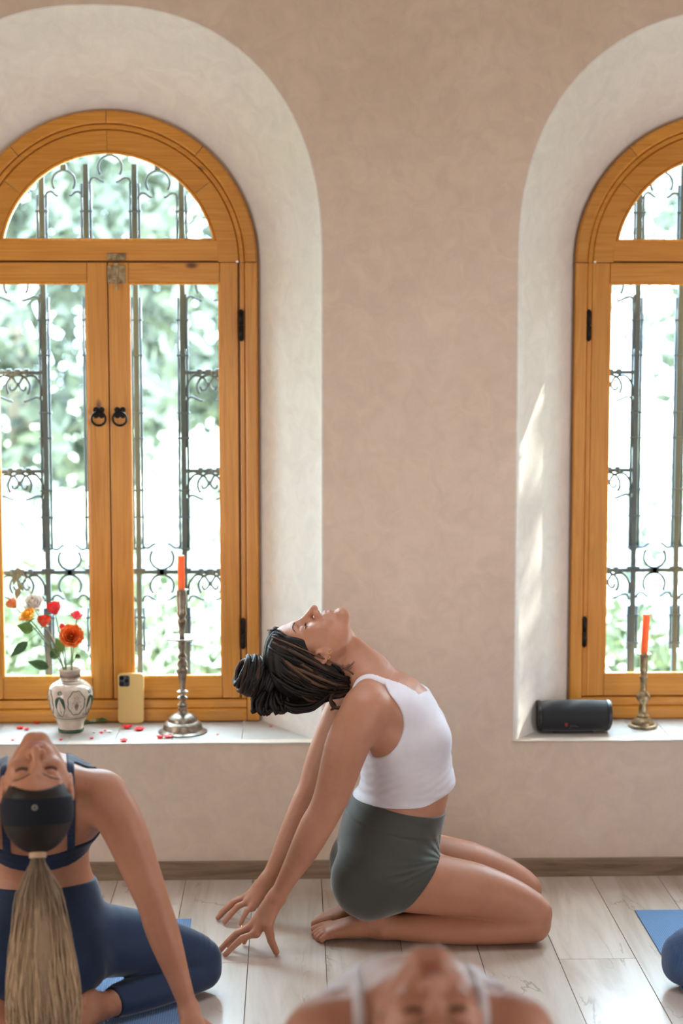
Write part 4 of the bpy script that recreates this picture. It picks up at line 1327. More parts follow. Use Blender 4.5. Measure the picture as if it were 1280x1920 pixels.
# world points: gathering knot behind the crown, lower bunch under the head
knot = np.array((-0.052, 0.0, 0.684))
def spline(pts, n): return [tuple(q) for q in catmull(pts, n)]
locks = MB(); under = MB()
for k in range(250):
    side = -1 if rr.random() < 0.68 else 1
    u = rr.random()
    # start along the hairline: forehead -> temple -> above the ear -> behind the ear -> nape
    hl = [(0.004, 0.085, 0.072), (0.040, 0.070, 0.062), (0.062, 0.040, 0.040), (0.074, 0.012, 0.022), (0.078, -0.024, 0.010), (0.076, -0.045, -0.025), (0.052, -0.066, -0.068), (0.012, -0.078, -0.080)]
    uu = u*(len(hl)-1); i0 = min(int(uu), len(hl)-2); fr_ = uu-i0
    st = np.array(hl[i0])*(1-fr_)+np.array(hl[i0+1])*fr_
    dpt = rr.random()
    st = st*(1-dpt*0.75)+np.array((0.05, -0.050, 0.085))*dpt*0.75
    st = np.array(skull(st, 0.006))
    st[0] *= side
    low = u > 0.55
    lay = 0.004+0.020*rr.random()+(0.006 if low else 0)
    wa, wp, wf = rr.uniform(0.002, 0.009), rr.uniform(0, 6.28), rr.uniform(3, 8)
    kh = bodyA.hM.T@(knot+OFF-bodyA.hc)/bodyA.hs
    pts = []
    n_ = 6
    for j in range(n_+1):
        t = j/n_
        q = st*(1-t)+kh*t
        sag = 0.030*math.sin(t*math.pi)*(1.2 if low else 0.7)
        q = q+np.array((side*0.018*math.sin(t*math.pi), -sag+wa*math.sin(wp+wf*t), wa*math.cos(wp+wf*t)))
        q = skull(q, lay*min(1, 0.35+2.2*t)) if t < 0.82 else q
        pts.append(LW(q)+np.array([rr.uniform(-1, 1)*0.0035 for _ in range(3)]))
    pts[-1] = knot+np.array((rr.uniform(-.012, .012), rr.uniform(-.03, .03), rr.uniform(-.016, .016)))
    if rr.random() < 0.6:
        # the rest of the lock drops out of the knot into the lower bunch
        a = rr.uniform(-0.045, 0.045); ex = rr.random()
        pts.append(knot+np.array((-0.008+rr.uniform(-0.02, 0.02), a, -0.030)))
        pts.append(np.array((-0.088+0.115*ex*rr.random()+0.02*rr.random(), a*1.1, 0.612+0.022*rr.random())))
        pts.append(pts[-1]+np.array((rr.uniform(-0.006, 0.024), rr.uniform(-.006, .006), -0.020-0.008*rr.random())))
    sp = spline(pts, 3)
    r0 = rr.uniform(0.0024, 0.0052)
    rad = [r0*(0.55+0.45*min(1, i/3))*(1+0.16*math.sin(i*2.3+k)) for i in range(len(sp))]
    rad[-1] *= 0.6
    locks.val = 0.0+0.16*rr.random()**2 if rr.random() < 0.84 else rr.uniform(0.35, 0.8)
    locks.tube(sp, rad, 6)
for o_ in (locks,):
    o_.build('dreadlock', M_dreads, pA, True, attr='tint')['kind'] = 'stuff'
# lower bunch: many short looped ends
lb = MB()
for k in range(90):
    lb.val = 0.0 if rr.random() < 0.88 else rr.uniform(0.2, 0.5)
    x0 = rr.uniform(-0.100, -0.005); y0 = rr.uniform(-0.055, 0.055); dz = 0.012*abs(y0)/0.05+0.22*max(0, x0+0.045)+0.2*max(0, -0.085-x0)*3
    zb = 0.596+dz+rr.random()*0.03
    p = [(x0*0.7-0.012, y0*0.6, 0.672), (x0-0.004, y0, zb+0.025), (x0+rr.uniform(-0.010, 0.010), y0*1.1, zb), (x0+rr.uniform(0.004, 0.016), y0, zb+0.014)]
    sp = [np.array(q)-OFF for q in spline(p, 4)]
    lb.tube(sp, [0.0048*(1+0.15*math.sin(i*2+k)) for i in range(len(sp))], 6)
# locks hanging back under the nape towards the shoulder
for k in range(80):
    lb.val = 0.0 if rr.random() < 0.85 else rr.uniform(0.2, 0.5)
    y0 = rr.uniform(-0.066, 0.055); t = rr.random()*1.1-0.25
    p = [(0.128+0.012*rr.random(), y0*0.8, 0.705-0.018*rr.random()), (0.105, y0*1.05, 0.668+0.016*t), (0.055, y0*1.15, 0.630+0.022*t), (0.0, y0, 0.622+0.025*t), (-0.035, y0*0.7, 0.640+0.02*t)]
    sp = [np.array(q)-OFF for q in spline(p, 4)]
    lb.tube(sp, [0.0050*(1+0.15*math.sin(i*2+k)) for i in range(len(sp))], 6)
for y0, xx, zz in ((-0.070, 0.146, 0.640), (-0.066, 0.135, 0.632), (-0.060, 0.120, 0.630), (-0.05, 0.10, 0.622)):
    lb.val = 0.35
    p = [(0.118, y0*0.9, 0.690), (0.100, y0*1.1, 0.655), (0.112, y0*1.12, 0.634), (xx, y0*1.1, zz)]
    sp = [np.array(q)-OFF for q in spline(p, 4)]
    lb.tube(sp, [0.0046]*(len(sp)-2)+[0.003, 0.0015], 6)
lb.build('hanging_dreadlocks', M_dreads, pA, True, attr='tint')['kind'] = 'stuff'
# the bun: loops of locks wound round a ball
bun = MB()
bc = np.array((-0.103, 0, 0.704))-OFF
bun.val = 0.02
for k in range(26):
    a = (k/26)*math.pi
    ax = np.array((0.93, 0.10, -0.36)); ax /= np.linalg.norm(ax)
    # great-circle arcs leaning over one another
    lat = (k-12.5)/12.5*0.9
    rad = 0.047*math.cos(lat); cen = bc+ax*0.040*math.sin(lat)
    e1 = np.cross(ax, (0, 1, 0)); e1 /= np.linalg.norm(e1); e2 = np.cross(ax, e1)
    bun.val = 0.02 if k % 4 else 0.25
    pts = []
    for j in range(29):
        th = 2*math.pi*j/28+k*0.7
        tilt = 0.010*math.sin(th+k)
        pts.append(cen+e1*math.cos(th)*rad*1.1+e2*math.sin(th)*rad+ax*tilt)
    bun.tube(pts, [0.0060*(1+0.12*math.sin(j*1.9+k)) for j in range(29)], 6, cap=False)
bun.build('bun', M_dreads, pA, True, attr='tint')
core = MB(); core.val = 0.0
core.lathe([(0.002, -0.036)]+[(0.036*math.cos(t), 0.036*math.sin(t)) for t in np.linspace(-1.3, 1.3, 9)]+[(0.002, 0.036)], 16, tuple(bc))
core.build('hair_core', M_dreads, pA, True, attr='tint')
# dark hair wrap between bun and head
b = MB(); tc_ = np.array((-0.060, 0, 0.694))-OFF; ax = np.array((0.93, 0, -0.36)); ax /= np.linalg.norm(ax)
e1 = np.cross(ax, (0, 1, 0)); e2 = np.array((0, 1.0, 0))
for q in (-0.006, 0.002, 0.010):
    b.tube([tc_+ax*q+e1*math.cos(t)*0.036+e2*math.sin(t)*0.038 for t in np.linspace(0, 2*math.pi, 24, endpoint=False)], 0.006, 8, closed=True)
b.build('hair_tie', mat('black_cloth', (0.008, 0.009, 0.011), 0.7), pA, True)
# wispy loose hairs at the forehead and nape
b = MB(); b.val = 0.05
for k in range(150):
    s_ = rr.choice((-1, -1, 1)); x = rr.uniform(0.0, 0.058)*s_
    z0 = 0.068-0.030*abs(x)/0.058+rr.uniform(-0.004, 0.006)
    p = np.array(head_up(bodyA, [(x, z0)])[0])
    dr = np.array((rr.uniform(-0.5, 0.5), 0.05+rr.uniform(-0.2, 0.25), 0.9)); L = rr.uniform(0.010, 0.026)
    q = [p-np.array((0, 0.002, 0)), p+dr*L*0.5+np.array((0, 0.003, 0)), p+dr*L+np.array((rr.uniform(-1, 1)*0.006, rr.uniform(-0.014, 0.004), 0.0))]
    b.tube([LW(a) for a in spline(q, 3)], [0.0004]*6+[0.0001], 4, cap=False)
for k in range(26):
    s_ = rr.choice((-1, -1, 1))
    p = np.array((s_*rr.uniform(0.050, 0.062), rr.uniform(-0.055, -0.038), rr.uniform(-0.080, -0.045)))
    L = rr.uniform(0.010, 0.024)
    q = [p, p+np.array((s_*0.006, 0.2*L, -0.6*L)), p+np.array((s_*0.010, 0.5*L, -L))]
    b.tube([LW(a) for a in spline(q, 3)], [0.0004]*6+[0.0001], 4, cap=False)
b.build('loose_hair', M_dreads, pA, False, attr='tint')['kind'] = 'stuff'
# ear ornaments and ring
for sx in (-1, 1):
    for (yy, zz, r_) in ((0.010, -0.046, 0.0045), (-0.002, -0.040, 0.0038)):
        b = MB(); c_ = np.array((sx*0.080, yy, zz))
        b.tube([LW(c_+np.array((0.3*r_*math.cos(t), r_*math.cos(t), r_*math.sin(t)))) for t in np.linspace(0, 2*math.pi, 14, endpoint=False)], 0.0009, 6, closed=True)
        b.build('earring', M_gold, pA, True)
b = MB()
f1 = np.array(armN['fingers'][2][1][:3]); f2 = np.array(armN['fingers'][2][2][:3]); dd = (f2-f1)/np.linalg.norm(f2-f1)
e1 = np.cross(dd, (0, 0, 1)); e1 /= np.linalg.norm(e1); e2 = np.cross(dd, e1); cc = f1*0.45+f2*0.55-OFF
b.tube([cc+e1*math.cos(t)*0.0092+e2*math.sin(t)*0.0092 for t in np.linspace(0, 2*math.pi, 18, endpoint=False)], 0.0012, 6, closed=True)
b.build('ring', M_gold, pA, True)

# ---- the woman at the left, seen from behind, and the two cut off by the frame
VB, QB, TB = body_mesh(bodyB, 0.0033)
VB[:, 0] -= 0.25
brV, brQ = cloth_mesh(bodyB, lambda P: bra(bodyB, P), 0.0036, (-0.08, -0.22, 0.36), (0.44, 0.22, 0.74), 'bra')
lgV, lgQ = cloth_mesh(bodyB, lambda P: leggings(bodyB, P), 0.0042, (0.04, -0.50, -0.01), (0.50, 0.50, 0.42), 'leggings')
tkV, tkQ = cloth_mesh(bodyB, lambda P: tank(bodyB, P), 0.0045, (-0.08, -0.24, 0.30), (0.48, 0.24, 0.78), 'tank')
cpV, cpQ = polygonize(lambda P: cap_field(P, 0.005, (0, 0.112, -0.036), (0.080, 0.084, 0.100)), (-0.10, -0.14, -0.11), (0.10, 0.13, 0.14), 0.004)
for v_ in (brV, lgV, tkV): v_[:, 0] -= 0.25
def band_f(P):
    d = cap_field(P, 0.0085, (0, 0.9, 0), (0.01, 0.01, 0.01), -0.2)
    s_ = (P[:, 2]-P[:, 1])/math.sqrt(2)
    return smax(d, np.abs(s_-0.026)-0.031, 0.003)
hbV, hbQ = polygonize(band_f, (-0.11, -0.15, -0.13), (0.11, 0.13, 0.15), 0.0035)
HB = lambda p: np.asarray(bodyB.to_world(p), float)-OFF
def ponytail(name, M, parent, rz_total, seed, L=0.50, n=850, tie=(0, -0.064, 0.108)):
    """strands in the person's own upright frame, falling straight down"""
    r_ = random.Random(seed)
    t0 = HB(tie)
    out = MB()
    d0 = bodyB.hM@np.array((0, -0.55, 0.83), f32)   # direction the tail leaves the head
    d0 = np.asarray(d0, float)
    # inner mass
    for k in range(n):
        a = r_.uniform(0, 2*math.pi); q = math.sqrt(r_.random())
        ox, oy = q*math.cos(a), q*math.sin(a)
        l = L*(0.80+0.20*r_.random())
        wsc = 0.060+0.012*r_.random()
        pts = [t0-d0*0.020+np.array((0.012*ox, 0.012*oy, 0)), t0+np.array((0.011*ox, 0.011*oy, 0.004)), t0+d0*0.022+np.array((0.016*ox, 0.018*oy, -0.004))]
        base = t0+d0*0.030
        ph = r_.uniform(0, 6.28); am = r_.uniform(0.002, 0.007)
        for j in range(1, 9):
            t = j/8
            wd = wsc*(0.45+0.75*math.sin(min(t*1.1, 1)*math.pi*0.62))*(1-0.35*max(0, t-0.75)/0.25)
            pts.append(base+np.array((-0.010*t+ox*wd*0.42+am*math.sin(ph+t*9), oy*wd+am*math.sin(ph*2+t*8)-0.012*t, -l*t)))
        sp = spline(pts, 2)
        m_ = len(sp)
        rad = [0.0013*(1-0.75*max(0, i/m_-0.6)/0.4) for i in range(m_)]
        sv = out.val
        tone = r_.uniform(-0.22, 0.22)
        v0 = len(out.v); out.tube(sp, rad, 4, cap=False)
        for i in range(v0, len(out.v)):
            tt = (i-v0)//4/m_
            out.a[i] = min(1, max(0, 0.10+1.5*max(0, tt-0.10))+tone*(0.3+tt)) if tt < 0.6 else min(1, max(0, 0.82+tone))
    o = out.build(name, M, parent, True, attr='tint'); o['kind'] = 'stuff'
    # core so that no light shows through
    c = MB(); prof = []
    pts = [t0+np.array((0, 0, 0.0)), t0+d0*0.028+np.array((0, 0, -0.01))]
    for j in range(1, 8):
        t = j/8; pts.append(t0+d0*0.030+np.array((-0.010*t, -0.012*t, -L*0.88*t)))
    c.val = 0.45
    c.tube(pts, [0.010, 0.013, 0.020, 0.028, 0.034, 0.036, 0.034, 0.026, 0.008], 10)
    c.build('hair_core', M, parent, True, attr='tint')
    b = MB()
    e1 = np.cross(d0, (0, 1, 0)); e1 /= np.linalg.norm(e1)
    for q in (-0.003, 0.003):
        b.tube([t0+d0*(0.006+q)+e1*math.cos(t)*0.0155+np.array((0, 1, 0))*math.sin(t)*0.0155 for t in np.linspace(0, 2*math.pi, 20, endpoint=False)], 0.0040, 8, closed=True)
    b.build('hair_tie', mat('beige_hair_tie', (0.50, 0.34, 0.22), 0.7), parent, True)

PB = empty('person', (-0.590, 3.90, 0.0045), math.radians(98)); PB.scale = (0.95,)*3
tag(PB, 'woman at the left seen from behind, navy leggings, dark headband and long ponytail', 'person', 'women in the backbend pose')
link('body', np_mesh('body', VB, QB, attrs=dict(tint=TB)), M_skinB, PB)
link('sports_bra', np_mesh('sports_bra', brV, brQ), M_navy, PB)
link('leggings', np_mesh('leggings', lgV, lgQ), M_navy2, PB)
link('hair', np_mesh('hair', to_local(bodyB, cpV), cpQ, attrs=dict(tint=np.full(len(cpV), 0.0))), hair_mat('brown_hair', (0.014, 0.009, 0.006), (0.10, 0.06, 0.035)), PB)
hb = link('headband', np_mesh('headband', to_local(bodyB, hbV), hbQ), M_band, PB)
def emblem(parent):
    n = np.array((0, 0.66, 0.75)); c0 = np.array((0.004, 0.062, 0.0)); 
    # find the band surface along a ray through the middle of the band
    o_ = np.array((0.0, 0.0, 0.0)); dirv = np.array((0.03, 0.62, 0.78)); dirv /= np.linalg.norm(dirv)
    lo_, hi_ = 0.02, 0.16
    for _ in range(24):
        m_ = (lo_+hi_)/2
        if cap_field((dirv*m_).astype(f32)[None], 0.0085, (0, 0.9, 0), (0.01, 0.01, 0.01), -0.2)[0] < 0: lo_ = m_
        else: hi_ = m_
    c = dirv*(lo_+0.0006)
    ex = np.array((1.0, 0, 0)); nn = dirv; ey = np.cross(nn, ex); ey /= np.linalg.norm(ey)
    b = MB()
    P_ = lambda u, v: HB(c+ex*u+ey*v)
    b.tube([P_(0.0056*math.cos(t), 0.0056*math.sin(t)) for t in np.linspace(0, 2*math.pi, 22, endpoint=False)], 0.0006, 5, closed=True)
    for sx in (-1, 1):
        b.tube([P_(sx*u, v) for u, v in ((0.0034, -0.0036), (0.0012, -0.0032), (0.0030, -0.0006), (0.0030, 0.0020), (0.0012, 0.0034), (0.0, 0.0035))], 0.0006, 5)
    b.build('silver_emblem', M_silver, parent, True)
emblem(hb)
face_details(bodyB, PB, bold=1.0)
ponytail('ponytail', M_hairB, PB, 0, 5)

# foreground woman, mostly below the frame
PC = empty('person', (0.180, 2.60, -0.0), math.radians(92)); PC.scale = (0.95,)*3
tag(PC, 'blurred woman in the foreground, only chin, upturned face and white shoulders showing', 'person', 'women in the backbend pose')
link('body', np_mesh('body', VB, QB, attrs=dict(tint=TB)), M_skinC, PC)
link('tank_top', np_mesh('tank_top', tkV, tkQ), M_white, PC)
link('leggings', np_mesh('leggings', lgV, lgQ), fabric('charcoal_leggings', (0.03, 0.03, 0.035)), PC)
link('hair', np_mesh('hair', to_local(bodyB, cpV), cpQ, attrs=dict(tint=np.full(len(cpV), 0.3))), M_hairC, PC)
face_details(bodyB, PC)
ponytail('ponytail', M_hairC, PC, 0, 9, L=0.4, n=160)
# loose hair falling beside the face
b = MB(); rr = random.Random(21)
for k in range(150):
    s_ = rr.choice((-1, 1)); b.val = rr.uniform(0.4, 1)
    p0 = np.array((s_*(0.070+0.01*rr.random()), rr.uniform(-0.03, 0.03), rr.uniform(-0.01, 0.05)))
    q0 = HB(p0)
    pts = [q0, q0+np.array((-0.01, s_*0.02, -0.02)), q0+np.array((-0.02+rr.uniform(-.02, .02), s_*(0.035+0.02*rr.random()), -0.09)), q0+np.array((-0.02+rr.uniform(-.03, .03), s_*0.04, -0.22))]
    b.tube(spline(pts, 4), 0.0018, 4, cap=False)
b.build('loose_hair', M_hairC, PC, True, attr='tint')['kind'] = 'stuff'

# neighbour at the right edge: mirrored pose
PD = empty('person', (1.326, 3.90, 0.0045), math.radians(82)); PD.scale = (0.95,)*3
tag(PD, 'person cut off by the right edge, only a bent knee in ribbed blue leggings', 'person', 'women in the backbend pose')
my = np.array([1, -1, 1], f32)
link('body', np_mesh('body', VB*my, QB[:, ::-1], attrs=dict(tint=TB)), M_skinB, PD)
link('sports_bra', np_mesh('sports_bra', brV*my, brQ[:, ::-1]), M_rib, PD)
link('leggings', np_mesh('leggings', lgV*my, lgQ[:, ::-1]), M_rib, PD)
link('hair', np_mesh('hair', to_local(bodyB, cpV), cpQ, attrs=dict(tint=np.full(len(cpV), 0.0))), M_hairB, PD)
print('people', __import__('time').time()-t_people)
# ------------------------------------------------------------------ things on the sills
def MBpart(mb, name, m, parent, smooth=False, ang=None):
    o = mb.build(name, m, parent, smooth)
    if ang: auto_smooth(o, ang)
    return o
# vase
M_vase = mat('vase_glaze', (0.66, 0.54, 0.44), 0.18, spec=0.6, Coat_Weight=0.5, Coat_Roughness=0.08)
_n = noise(M_vase, coords(M_vase), 30, 4)
ln(M_vase, ramp(M_vase, _n, [(0.35, (0.60, 0.48, 0.38)), (0.65, (0.72, 0.62, 0.53))]).outputs[0], bs(M_vase).inputs['Base Color'])
M_vgreen = mat('vase_green_paint', (0.035, 0.085, 0.055), 0.25, spec=0.5)
M_vbrown = mat('vase_dark_line', (0.20, 0.15, 0.10), 0.3)
VX, VY = -0.668, 5.085
vase = empty('vase', (VX, VY, SILL))
tag(vase, 'painted ceramic vase with green arabesque ornament holding the roses', 'vase')
vp = [(0.0, 0.0), (0.034, 0.0), (0.037, 0.002), (0.0385, 0.010), (0.036, 0.014), (0.037, 0.020), (0.041, 0.032), (0.049, 0.050), (0.058, 0.070), (0.065, 0.092), (0.0675, 0.110), (0.066, 0.126), (0.060, 0.140), (0.050, 0.150), (0.038, 0.156), (0.031, 0.160),
      (0.0295, 0.166), (0.0300, 0.178), (0.0325, 0.188), (0.0355, 0.194), (0.0350, 0.196), (0.031, 0.192), (0.027, 0.180), (0.026, 0.165), (0.030, 0.150)]
vps = [tuple(q) for q in catmull(vp, 3)]
b = MB(); b.lathe([(max(r, 0.0005), z) for r, z in vps], 48); MBpart(b, 'vase_body', M_vase, vase, True)
vr = np.array(vp[:21])
def vrad(z): return float(np.interp(z, vr[1:, 1], vr[1:, 0]))
def vpt(a, z, off=0.0004): 
    r = vrad(z)+off; return (r*math.sin(a), -r*math.cos(a), z)
b = MB(); b.lathe([(vrad(0.002)+.0004, 0.002), (vrad(0.006)+.0006, 0.006), (0.0389, 0.010), (0.0366, 0.0135)], 48); MBpart(b, 'green_foot_band', M_vgreen, vase, True)
for z_, t_, m_ in ((0.050, 0.0012, M_vgreen), (0.044, 0.0005, M_vbrown), (0.0555, 0.0005, M_vbrown), (0.1535, 0.0008, M_vgreen), (0.160, 0.0010, M_vgreen), (0.1665, 0.0005, M_vbrown), (0.184, 0.0006, M_vbrown), (0.188, 0.0005, M_vbrown)):
    b = MB(); b.tube([vpt(a, z_) for a in np.linspace(0, 2*math.pi, 48, endpoint=False)], t_, 5, closed=True); MBpart(b, 'painted_line', m_, vase, True)
b = MB()
for k in range(40):
    a = k/40*2*math.pi
    b.tube([vpt(a-0.05, 0.169), vpt(a, 0.181), vpt(a+0.05, 0.169)], 0.0006, 4)
MBpart(b, 'painted_neck_zigzag', M_vbrown, vase, True)
def on_vase(pts, a0, n=4): return [vpt(a0+u/0.067, z) for u, z in smooth2(pts, n)]
for k in range(4):
    a0 = -0.38+k*math.pi/2*1.0
    # pair of dark leaves under a round bud
    b = MB()
    for s_ in (-1, 1):
        for q in range(5):
            f = 0.2+0.2*q
            b.tube(on_vase([(0, 0.120), (s_*0.010*f*1.2, 0.112), (s_*0.0155*(0.55+0.45*f), 0.096), (s_*0.0150, 0.082)], a0), 0.0015, 4)
    for r_ in (0.0065, 0.0045, 0.0025): b.tube([vpt(a0+r_*math.sin(t)/0.06, 0.130+r_*math.cos(t)) for t in np.linspace(0, 6.28, 16)], 0.0008, 4)
    b.tube(on_vase([(-0.015, 0.080), (-0.012, 0.070), (0, 0.057), (0.010, 0.068), (0.015, 0.080)], a0), 0.0012, 4)
    b.tube(on_vase([(0, 0.104), (0.0005, 0.085), (0, 0.062)], a0), 0.0005, 4)
    for s_ in (-1, 1): b.tube(on_vase([(s_*0.004, 0.075), (0, 0.068)], a0), 0.0004, 4)
    MBpart(b, 'painted_leaf_pair', M_vgreen, vase, True)
    # lobed medallion with a pointed seed in it
    a1 = a0+math.pi/4
    b = MB()
    lob = []
    for t in np.linspace(0, 2*math.pi, 61):
        r_ = 1+0.10*abs(math.sin(4*t))-0.05
        lob.append((0.026*r_*math.sin(t)*(1.0), 0.100+0.036*r_*math.cos(t)))
    b.tube([vpt(a1+u/0.066, z) for u, z in lob], 0.0013, 4)
    MBpart(b, 'painted_medallion', M_vgreen, vase, True)
    b = MB()
    for f in (1, 0.6, 0.3): b.tube(on_vase([(0, 0.092+0.014*f), (0.0055*f, 0.092), (0, 0.092-0.014*f), (-0.0055*f, 0.092), (0, 0.092+0.014*f)], a1), 0.0008, 4)
    for u, z in ((-0.012, 0.100), (0.011, 0.104), (0.0, 0.120), (-0.006, 0.117), (0.006, 0.117), (0.014, 0.090), (-0.014, 0.086)):
        b.tube([vpt(a1+u/0.066, z-0.0012), vpt(a1+u/0.066, z+0.0012)], 0.0013, 5)
    for s_ in (-1, 1): b.tube(on_vase([(0, 0.116), (s_*0.006, 0.108), (s_*0.009, 0.098)], a1), 0.0004, 4)
    MBpart(b, 'painted_seed', M_vbrown, vase, True)
    b = MB()
    for q in range(-6, 7):
        u = q*0.0032
        if abs(u) > 0.006: b.tube([vpt(a0+u/0.055, 0.0565), vpt(a0+u/0.058, 0.0565+0.5*(abs(u)-0.004)+0.004)], 0.0006, 4)
    MBpart(b, 'painted_hatching', M_vbrown, vase, True)

# roses
def petal_mat(name, col, tip=None):
    m = mat(name, col, 0.5, spec=0.3)
    b_ = bs(m); b_.inputs['Subsurface Weight'].default_value = 0.3; b_.inputs['Subsurface Scale'].default_value = 0.004
    b_.inputs['Subsurface Radius'].default_value = (1, 0.4, 0.2)
    n_ = noise(m, coords(m), 60, 3)
    ln(m, ramp(m, n_, [(0.3, tuple(c*0.85 for c in col)), (0.7, tip or tuple(min(1, c*1.15+0.02) for c in col))]).outputs[0], b_.inputs['Base Color'])
    return m
P_red = petal_mat('red_petal', (0.86, 0.03, 0.04)); P_orange = petal_mat('orange_petal', (1.0, 0.19, 0.025)); P_yellow = petal_mat('yellow_petal', (1.0, 0.45, 0.04))
P_pink = petal_mat('pink_petal', (0.78, 0.06, 0.11)); P_white = petal_mat('cream_petal', (0.82, 0.76, 0.70)); P_coral = petal_mat('coral_petal', (0.78, 0.09, 0.05)); P_peach = petal_mat('peach_petal', (0.90, 0.24, 0.09))
def leaf_mat(name, a, b):
    m = mat(name, a, 0.4, spec=0.4)
    n_ = noise(m, coords(m), 25, 3)
    ln(m, ramp(m, n_, [(0.3, a), (0.7, b)]).outputs[0], bs(m).inputs['Base Color'])
    return m
L_dark = leaf_mat('rose_leaf_dark', (0.035, 0.10, 0.035), (0.075, 0.17, 0.06)); L_light = leaf_mat('rose_leaf_light', (0.11, 0.25, 0.05), (0.20, 0.36, 0.10)); L_dry = leaf_mat('dry_leaf', (0.28, 0.22, 0.14), (0.36, 0.38, 0.20)); L_stem = leaf_mat('rose_stem', (0.09, 0.15, 0.05), (0.16, 0.18, 0.08))
def frame_of(d):
    d = Vector(d).normalized(); a = d.cross(Vector((0, 1, 0.01))).normalized(); return a, d.cross(a).normalized(), d
def bloom_mesh(mb, c, d, R, opened, seed, layers=4):
    """overlapping cupped petals round a spiral heart"""
    r_ = random.Random(seed); X, Y, Z = frame_of(d); c = Vector(c)
    for L_ in range(layers):
        f = (L_+1)/layers; n = 3+L_
        for k in range(n):
            a0 = 2*math.pi*k/n+L_*0.9+r_.uniform(-.15, .15); w = 2*math.pi/n*0.78
            V = []; nu, nv = 6, 6
            for i in range(nu+1):
                u = (i/nu-0.5)*2
                for j in range(nv+1):
                    v = j/nv
                    spread = opened*f
                    rad = R*f*(0.35+0.65*math.sin(min(1, v*1.15)*math.pi/2))*(1-0.30*(1-spread)*v**3)+R*0.55*spread*max(0, v-0.72)/0.28*0.5
                    hgt = R*(-0.55+1.65*v*(1.0-0.35*f*opened))-R*0.35*spread*max(0, v-0.75)/0.25-0.20*R*u*u*v
                    a = a0+u*w*(1-0.35*v**4)*min(1, 0.5+v)
                    wob = 1+0.05*math.sin(5*u+k)*v
                    p = c+X*(rad*wob*math.cos(a))+Y*(rad*wob*math.sin(a))+Z*hgt
                    V.append(p)
            mb.add(V, [(i*(nv+1)+j, (i+1)*(nv+1)+j, (i+1)*(nv+1)+j+1, i*(nv+1)+j+1) for i in range(nu) for j in range(nv)])
def leaf(mb, p, d, L, w, curl=0.25, nrm=(0, -1, 0.3)):
    p = Vector(p); d = Vector(d).normalized(); n = Vector(nrm).normalized(); s_ = d.cross(n).normalized(); n = s_.cross(d).normalized()
    V = []; N = 8
    for i in range(N+1):
        t = i/N; hw_ = w*math.sin(math.pi*t**0.8)*(1-0.25*t)+0.0002
        c = p+d*(L*t)-n*(curl*L*t*t)
        tooth = 1+0.07*(i % 2)
        V += [c-s_*hw_*tooth+n*hw_*0.25, c-s_*hw_*0.5+n*hw_*0.06, c, c+s_*hw_*0.5+n*hw_*0.06, c+s_*hw_*tooth+n*hw_*0.25]
    mb.add(V, [(i*5+j, (i+1)*5+j, (i+1)*5+j+1, i*5+j+1) for i in range(N) for j in range(4)])
def px(x, y, Y):
    """point of the plane Y seen at a pixel of the photograph"""
    fw = Vector((math.sin(YAW)*math.cos(PITCH), math.cos(YAW)*math.cos(PITCH), -math.sin(PITCH))); rt = Vector((math.cos(YAW), -math.sin(YAW), 0)); up_ = rt.cross(fw)
    d = fw*F_PX+rt*(x-640)+up_*(960-y)
    return Vector((0, 0, CAM_Z))+d*(Y/d.y)
VM = Vector((VX, VY, SILL+0.194))
def rose(bx, by, Y, R, m, opened, label, seed, d=None, mid=None, leaves=(), sm=None, cat='rose', layers=4):
    head = px(bx, by, Y)
    r_ = random.Random(seed)
    root = empty('rose', (VM.x, VM.y, SILL+0.03)); tag(root, label, cat, 'roses in the vase')
    O = Vector(root.location)
    low = Vector((VX+r_.uniform(-.012, .012), VY+r_.uniform(-.012, .012), SILL+0.03))
    mo = Vector((VX+max(-0.018, min(0.018, (head.x-VX)*0.35)), VY+r_.uniform(-.015, .012), SILL+0.190))
    md = Vector(mid) if mid else mo.lerp(head, 0.55)+Vector((0, 0, 0.010))
    dd = Vector(d) if d else (head-md)
    dd.normalize()
    pts = [low, mo, md, head-dd*R*0.6]
    b = MB(); b.tube([Vector(q)-O for q in spline([tuple(p) for p in pts], 5)], 0.0018, 6); MBpart(b, 'stem', sm or L_stem, root, True)
    b = MB(); bloom_mesh(b, head-O, dd, R, opened, seed, layers); MBpart(b, 'bloom', m, root, True)
    b = MB(); X, Y_, Z = frame_of(dd)
    for k in range(5):
        a = 2*math.pi*k/5
        leaf(b, head-O-dd*R*0.62, X*math.cos(a)+Y_*math.sin(a)-Z*0.25, R*0.9, R*0.17, -0.3, nrm=tuple(Z))
    MBpart(b, 'sepals', L_stem, root)
    for (lx, ly, ex, ey, w, lm) in leaves:
        b = MB(); p0 = px(lx, ly, Y)-O; p1 = px(ex, ey, Y-0.01)-O
        leaf(b, p0, p1-p0, (p1-p0).length, w, 0.05, nrm=(0.2, -1, 0.35)); MBpart(b, 'leaf', lm, root, True)
        b = MB(); near_ = min([Vector(q)-O for q in spline([tuple(p) for p in pts], 5)], key=lambda q: (q-p0).length)
        b.tube([near_, (near_+p0)/2+Vector((0, 0, 0.003)), p0], 0.0009, 5); MBpart(b, 'leaf_stalk', L_stem, root, True)
rose(102, 1143, 5.07, 0.0225, P_red, 0.15, 'deep red rosebud, tallest at the middle of the vase', 1)
rose(144, 1155, 5.09, 0.0185, P_pink, 0.7, 'small pinkish red open rose at the far right of the bouquet', 2, leaves=[(150, 1228, 140, 1234, 0.008, L_dark)])
rose(134, 1193, 5.03, 0.030, P_orange, 0.9, 'large frilly orange rose low on the right of the bouquet', 3, d=(0.15, -0.85, 0.45), layers=5, leaves=[(118, 1222, 104, 1196, 0.015, L_light)])
